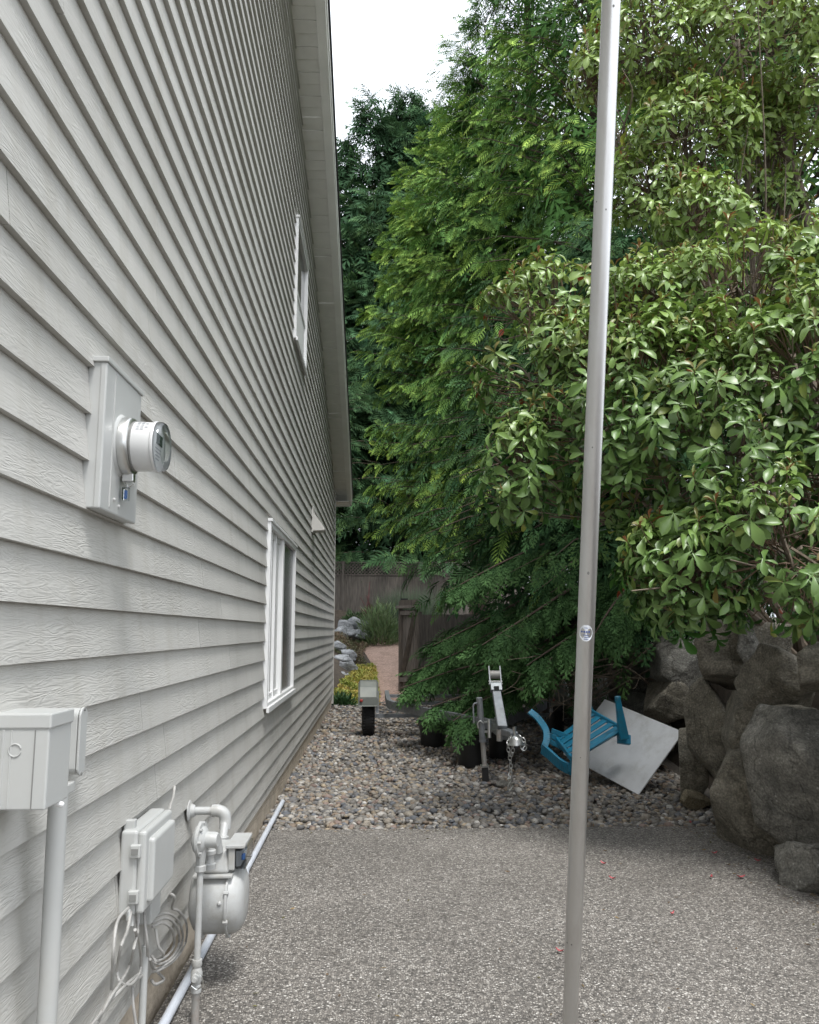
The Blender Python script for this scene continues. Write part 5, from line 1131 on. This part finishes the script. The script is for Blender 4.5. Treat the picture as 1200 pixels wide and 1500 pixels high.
LB_ = [(1080, 660, 5.9, 1.0, .8, 1.1), (930, 610, 6.2, .85, .75, .9), (800, 560, 6.5, .55, .55, .75), (765, 690, 6.3, .38, .4, .42), (815, 455, 6.6, .62, .5, .36), (1165, 800, 5.3, .62, .55, .55),
       (1015, 835, 5.7, .5, .5, .45), (1200, 580, 5.7, .8, .8, .9), (1090, 440, 6.2, .75, .7, .5), (960, 470, 6.4, .6, .6, .5), (1180, 390, 6.0, .45, .5, .3),
       (1010, 200, 6.9, .62, .5, .5), (1090, 70, 6.9, .9, .7, .55), (950, 60, 7.0, .55, .5, .55), (868, 110, 7.0, .22, .25, .3), (1230, 110, 6.8, .7, .6, .7), (1050, -120, 7.1, 1.3, .8, .6), (1035, 320, 6.6, .45, .4, .3), (1130, 190, 7.2, .5, .4, .45), (960, 280, 7.0, .45, .4, .4), (1110, 300, 7.4, .5, .35, .3)]
lc = np.array([ap(l[0], l[1], l[2]) for l in LB_]); lr = np.array([l[3:] for l in LB_])
g = np.random.default_rng(5); WP = []; WN = []
for c, r in zip(lc, lr):
    area = (r[0]*r[1]*r[2])**(2/3)*4*math.pi; n = int(area*(70 if c[2] < 4.2 else 76))
    d = g.normal(0, 1, (n, 3)); d /= np.linalg.norm(d, axis=1, keepdims=True)
    keep = (d@(CAM-c)/np.linalg.norm(CAM-c) > -.25) | (g.random(n) < .15); d = d[keep]
    rr = g.uniform(.55, 1.04, len(d))**.7; p = c+d*r*rr[:, None]
    lum = np.array([mnoise.noise(Vector(q*2.3)) for q in p]); ok = lum > (-.18 if c[2] < 4.2 else -.35); p = p[ok]; d = d[ok]
    ins = np.zeros(len(p), bool)
    for c2, r2 in zip(lc, lr):
        ins |= (((p-c2)/(r2*.6))**2).sum(1) < 1
    WP.append(p[~ins]); nn_ = d[~ins]/r; WN.append(nn_/np.linalg.norm(nn_, axis=1, keepdims=True))
WP = np.concatenate(WP); WN = np.concatenate(WN)
posL = []; dirL = []; upL = []; lenL = []; widL = []; tinL = []; whorl = []; tw = B(); tips = []
zlo, zhi = WP[:, 2].min(), WP[:, 2].max()
cc_ = lc.mean(0)
for wi, (p, n_) in enumerate(zip(WP, WN)):
    ax = n_*.65+np.array([0, 0, .55])+g.normal(0, .22, 3); ax /= np.linalg.norm(ax); a, b, _ = basis(ax)
    k = g.integers(6, 10); L0 = g.uniform(.1, .168)*(1 if p[2] < 4.0 else .85); ph = g.uniform(0, 6.28)
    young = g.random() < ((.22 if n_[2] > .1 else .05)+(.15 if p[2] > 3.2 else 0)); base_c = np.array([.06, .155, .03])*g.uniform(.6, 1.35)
    w_ = min(.8, max(0, n_[2])*.5+max(0, p[2]-3.0)*.22); base_c = base_c*(1-w_)+np.array([.42, .55, .13])*w_*g.uniform(.7, 1.2)  # upward-facing and high whorls yellower: new growth, with top light put into tint
    for j in range(k):
        t = ph+2.4*j; el = g.normal(-.28+.5*(j/k), .18); d = (a*math.cos(t)+b*math.sin(t))*math.cos(el)+ax*math.sin(el)+np.array([0, 0, -.32])
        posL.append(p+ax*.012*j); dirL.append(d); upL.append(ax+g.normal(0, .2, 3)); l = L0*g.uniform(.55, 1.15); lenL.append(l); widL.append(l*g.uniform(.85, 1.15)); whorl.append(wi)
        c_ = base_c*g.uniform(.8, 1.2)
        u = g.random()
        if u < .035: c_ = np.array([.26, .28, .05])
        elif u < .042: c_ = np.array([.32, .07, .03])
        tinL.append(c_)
    if young:
        for j in range(g.integers(3, 6)):
            t = ph+1.2+2.1*j; el = g.uniform(.5, 1.2); d = (a*math.cos(t)+b*math.sin(t))*math.cos(el)+ax*math.sin(el)
            posL.append(p+ax*.08); dirL.append(d); upL.append(ax); l = L0*g.uniform(.45, .75); lenL.append(l); widL.append(l*.75); whorl.append(-1)
            tinL.append(np.array([.3, .13, .06])*g.uniform(.7, 1.2) if g.random() < .5 else np.array([.28, .27, .07])*g.uniform(.8, 1.2))
        tw.tube([p-ax*.02, p+ax*.09], [.004, .003], 4, caps=False)
    q = p-ax*.12-n_*g.uniform(.12, .3); tw.tube([q+g.normal(0, .03, 3), p-ax*.03, p+ax*.02], [.005, .004, .003], 4, caps=False)
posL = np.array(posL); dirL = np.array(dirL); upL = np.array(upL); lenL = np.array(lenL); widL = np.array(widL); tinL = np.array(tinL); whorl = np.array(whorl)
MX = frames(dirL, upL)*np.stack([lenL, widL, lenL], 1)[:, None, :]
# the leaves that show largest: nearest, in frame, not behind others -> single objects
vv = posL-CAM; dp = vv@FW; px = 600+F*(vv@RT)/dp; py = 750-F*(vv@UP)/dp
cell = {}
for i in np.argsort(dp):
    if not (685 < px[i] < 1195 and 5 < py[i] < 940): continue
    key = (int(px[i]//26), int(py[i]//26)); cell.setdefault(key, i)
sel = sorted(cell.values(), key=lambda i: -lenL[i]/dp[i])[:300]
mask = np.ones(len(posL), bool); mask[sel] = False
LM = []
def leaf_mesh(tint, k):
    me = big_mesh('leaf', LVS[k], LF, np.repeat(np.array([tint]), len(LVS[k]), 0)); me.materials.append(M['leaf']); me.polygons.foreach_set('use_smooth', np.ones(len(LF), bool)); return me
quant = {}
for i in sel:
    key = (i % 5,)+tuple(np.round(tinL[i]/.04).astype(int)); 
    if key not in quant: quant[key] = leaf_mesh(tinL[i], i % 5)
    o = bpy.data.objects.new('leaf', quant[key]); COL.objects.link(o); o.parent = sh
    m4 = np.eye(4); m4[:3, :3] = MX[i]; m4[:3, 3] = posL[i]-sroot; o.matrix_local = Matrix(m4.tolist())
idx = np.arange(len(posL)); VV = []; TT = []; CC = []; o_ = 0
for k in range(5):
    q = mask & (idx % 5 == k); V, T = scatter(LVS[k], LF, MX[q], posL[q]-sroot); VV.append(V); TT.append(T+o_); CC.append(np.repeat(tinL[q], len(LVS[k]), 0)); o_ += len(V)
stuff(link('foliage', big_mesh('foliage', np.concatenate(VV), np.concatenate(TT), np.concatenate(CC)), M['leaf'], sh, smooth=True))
tw.build('twigs', M['redtwig'], sh)
# limbs from the root to the lobes
for k, (c, r) in enumerate(zip(lc, lr)):
    bb = B(); m1 = sroot+(c-sroot)*.45+g.normal(0, .12, 3)+[0, .15, .1]; tt = smoothcurve([sroot+g.normal(0, .08, 3)-[0, 0, .2], m1, c+[0, .1, -.05], c+(CAM-c)/np.linalg.norm(CAM-c)*.2+g.normal(0, .2, 3)*r], 7)
    bb.tube(tt, list(np.linspace(.04, .008, len(tt))), 7)
    for j in range(14):
        q = np.array(tt[7+g.integers(0, len(tt)-8)]); e = c+g.normal(0, .5, 3)*r; bb.tube(smoothcurve([q, (q+e)/2+g.normal(0, .07, 3), e], 4), list(np.linspace(.012, .004, 9)), 4)
    bb.build('limb', M['twig'], sh, smooth=True)
big = [ap(1188, 390, 7.2), ap(1183, 330, 7.2), ap(1170, 270, 7.2), ap(1145, 215, 7.2), ap(1110, 150, 7.2), ap(1075, 100, 7.2)]
tt = smoothcurve([sroot-[0, 0, .3]]+big, 6); B().tube(tt, list(np.linspace(.06, .02, len(tt))), 8).build('limb', M['twig'], sh, smooth=True)
tt = smoothcurve([sroot-[0, 0, .3], ap(1185, 420, 7.3), ap(1150, 330, 7.3), ap(1120, 230, 7.3)], 6); B().tube(tt, list(np.linspace(.05, .015, len(tt))), 8).build('limb', M['twig'], sh, smooth=True)
tris = sum(sum(len(p.vertices)-2 for p in o.data.polygons) if len(o.data.polygons) < 3000 else len(o.data.polygons) for o in bpy.data.objects if o.type == 'MESH')
print('TRIANGLES', tris, 'whorls', len(WP), 'leaves', len(posL))
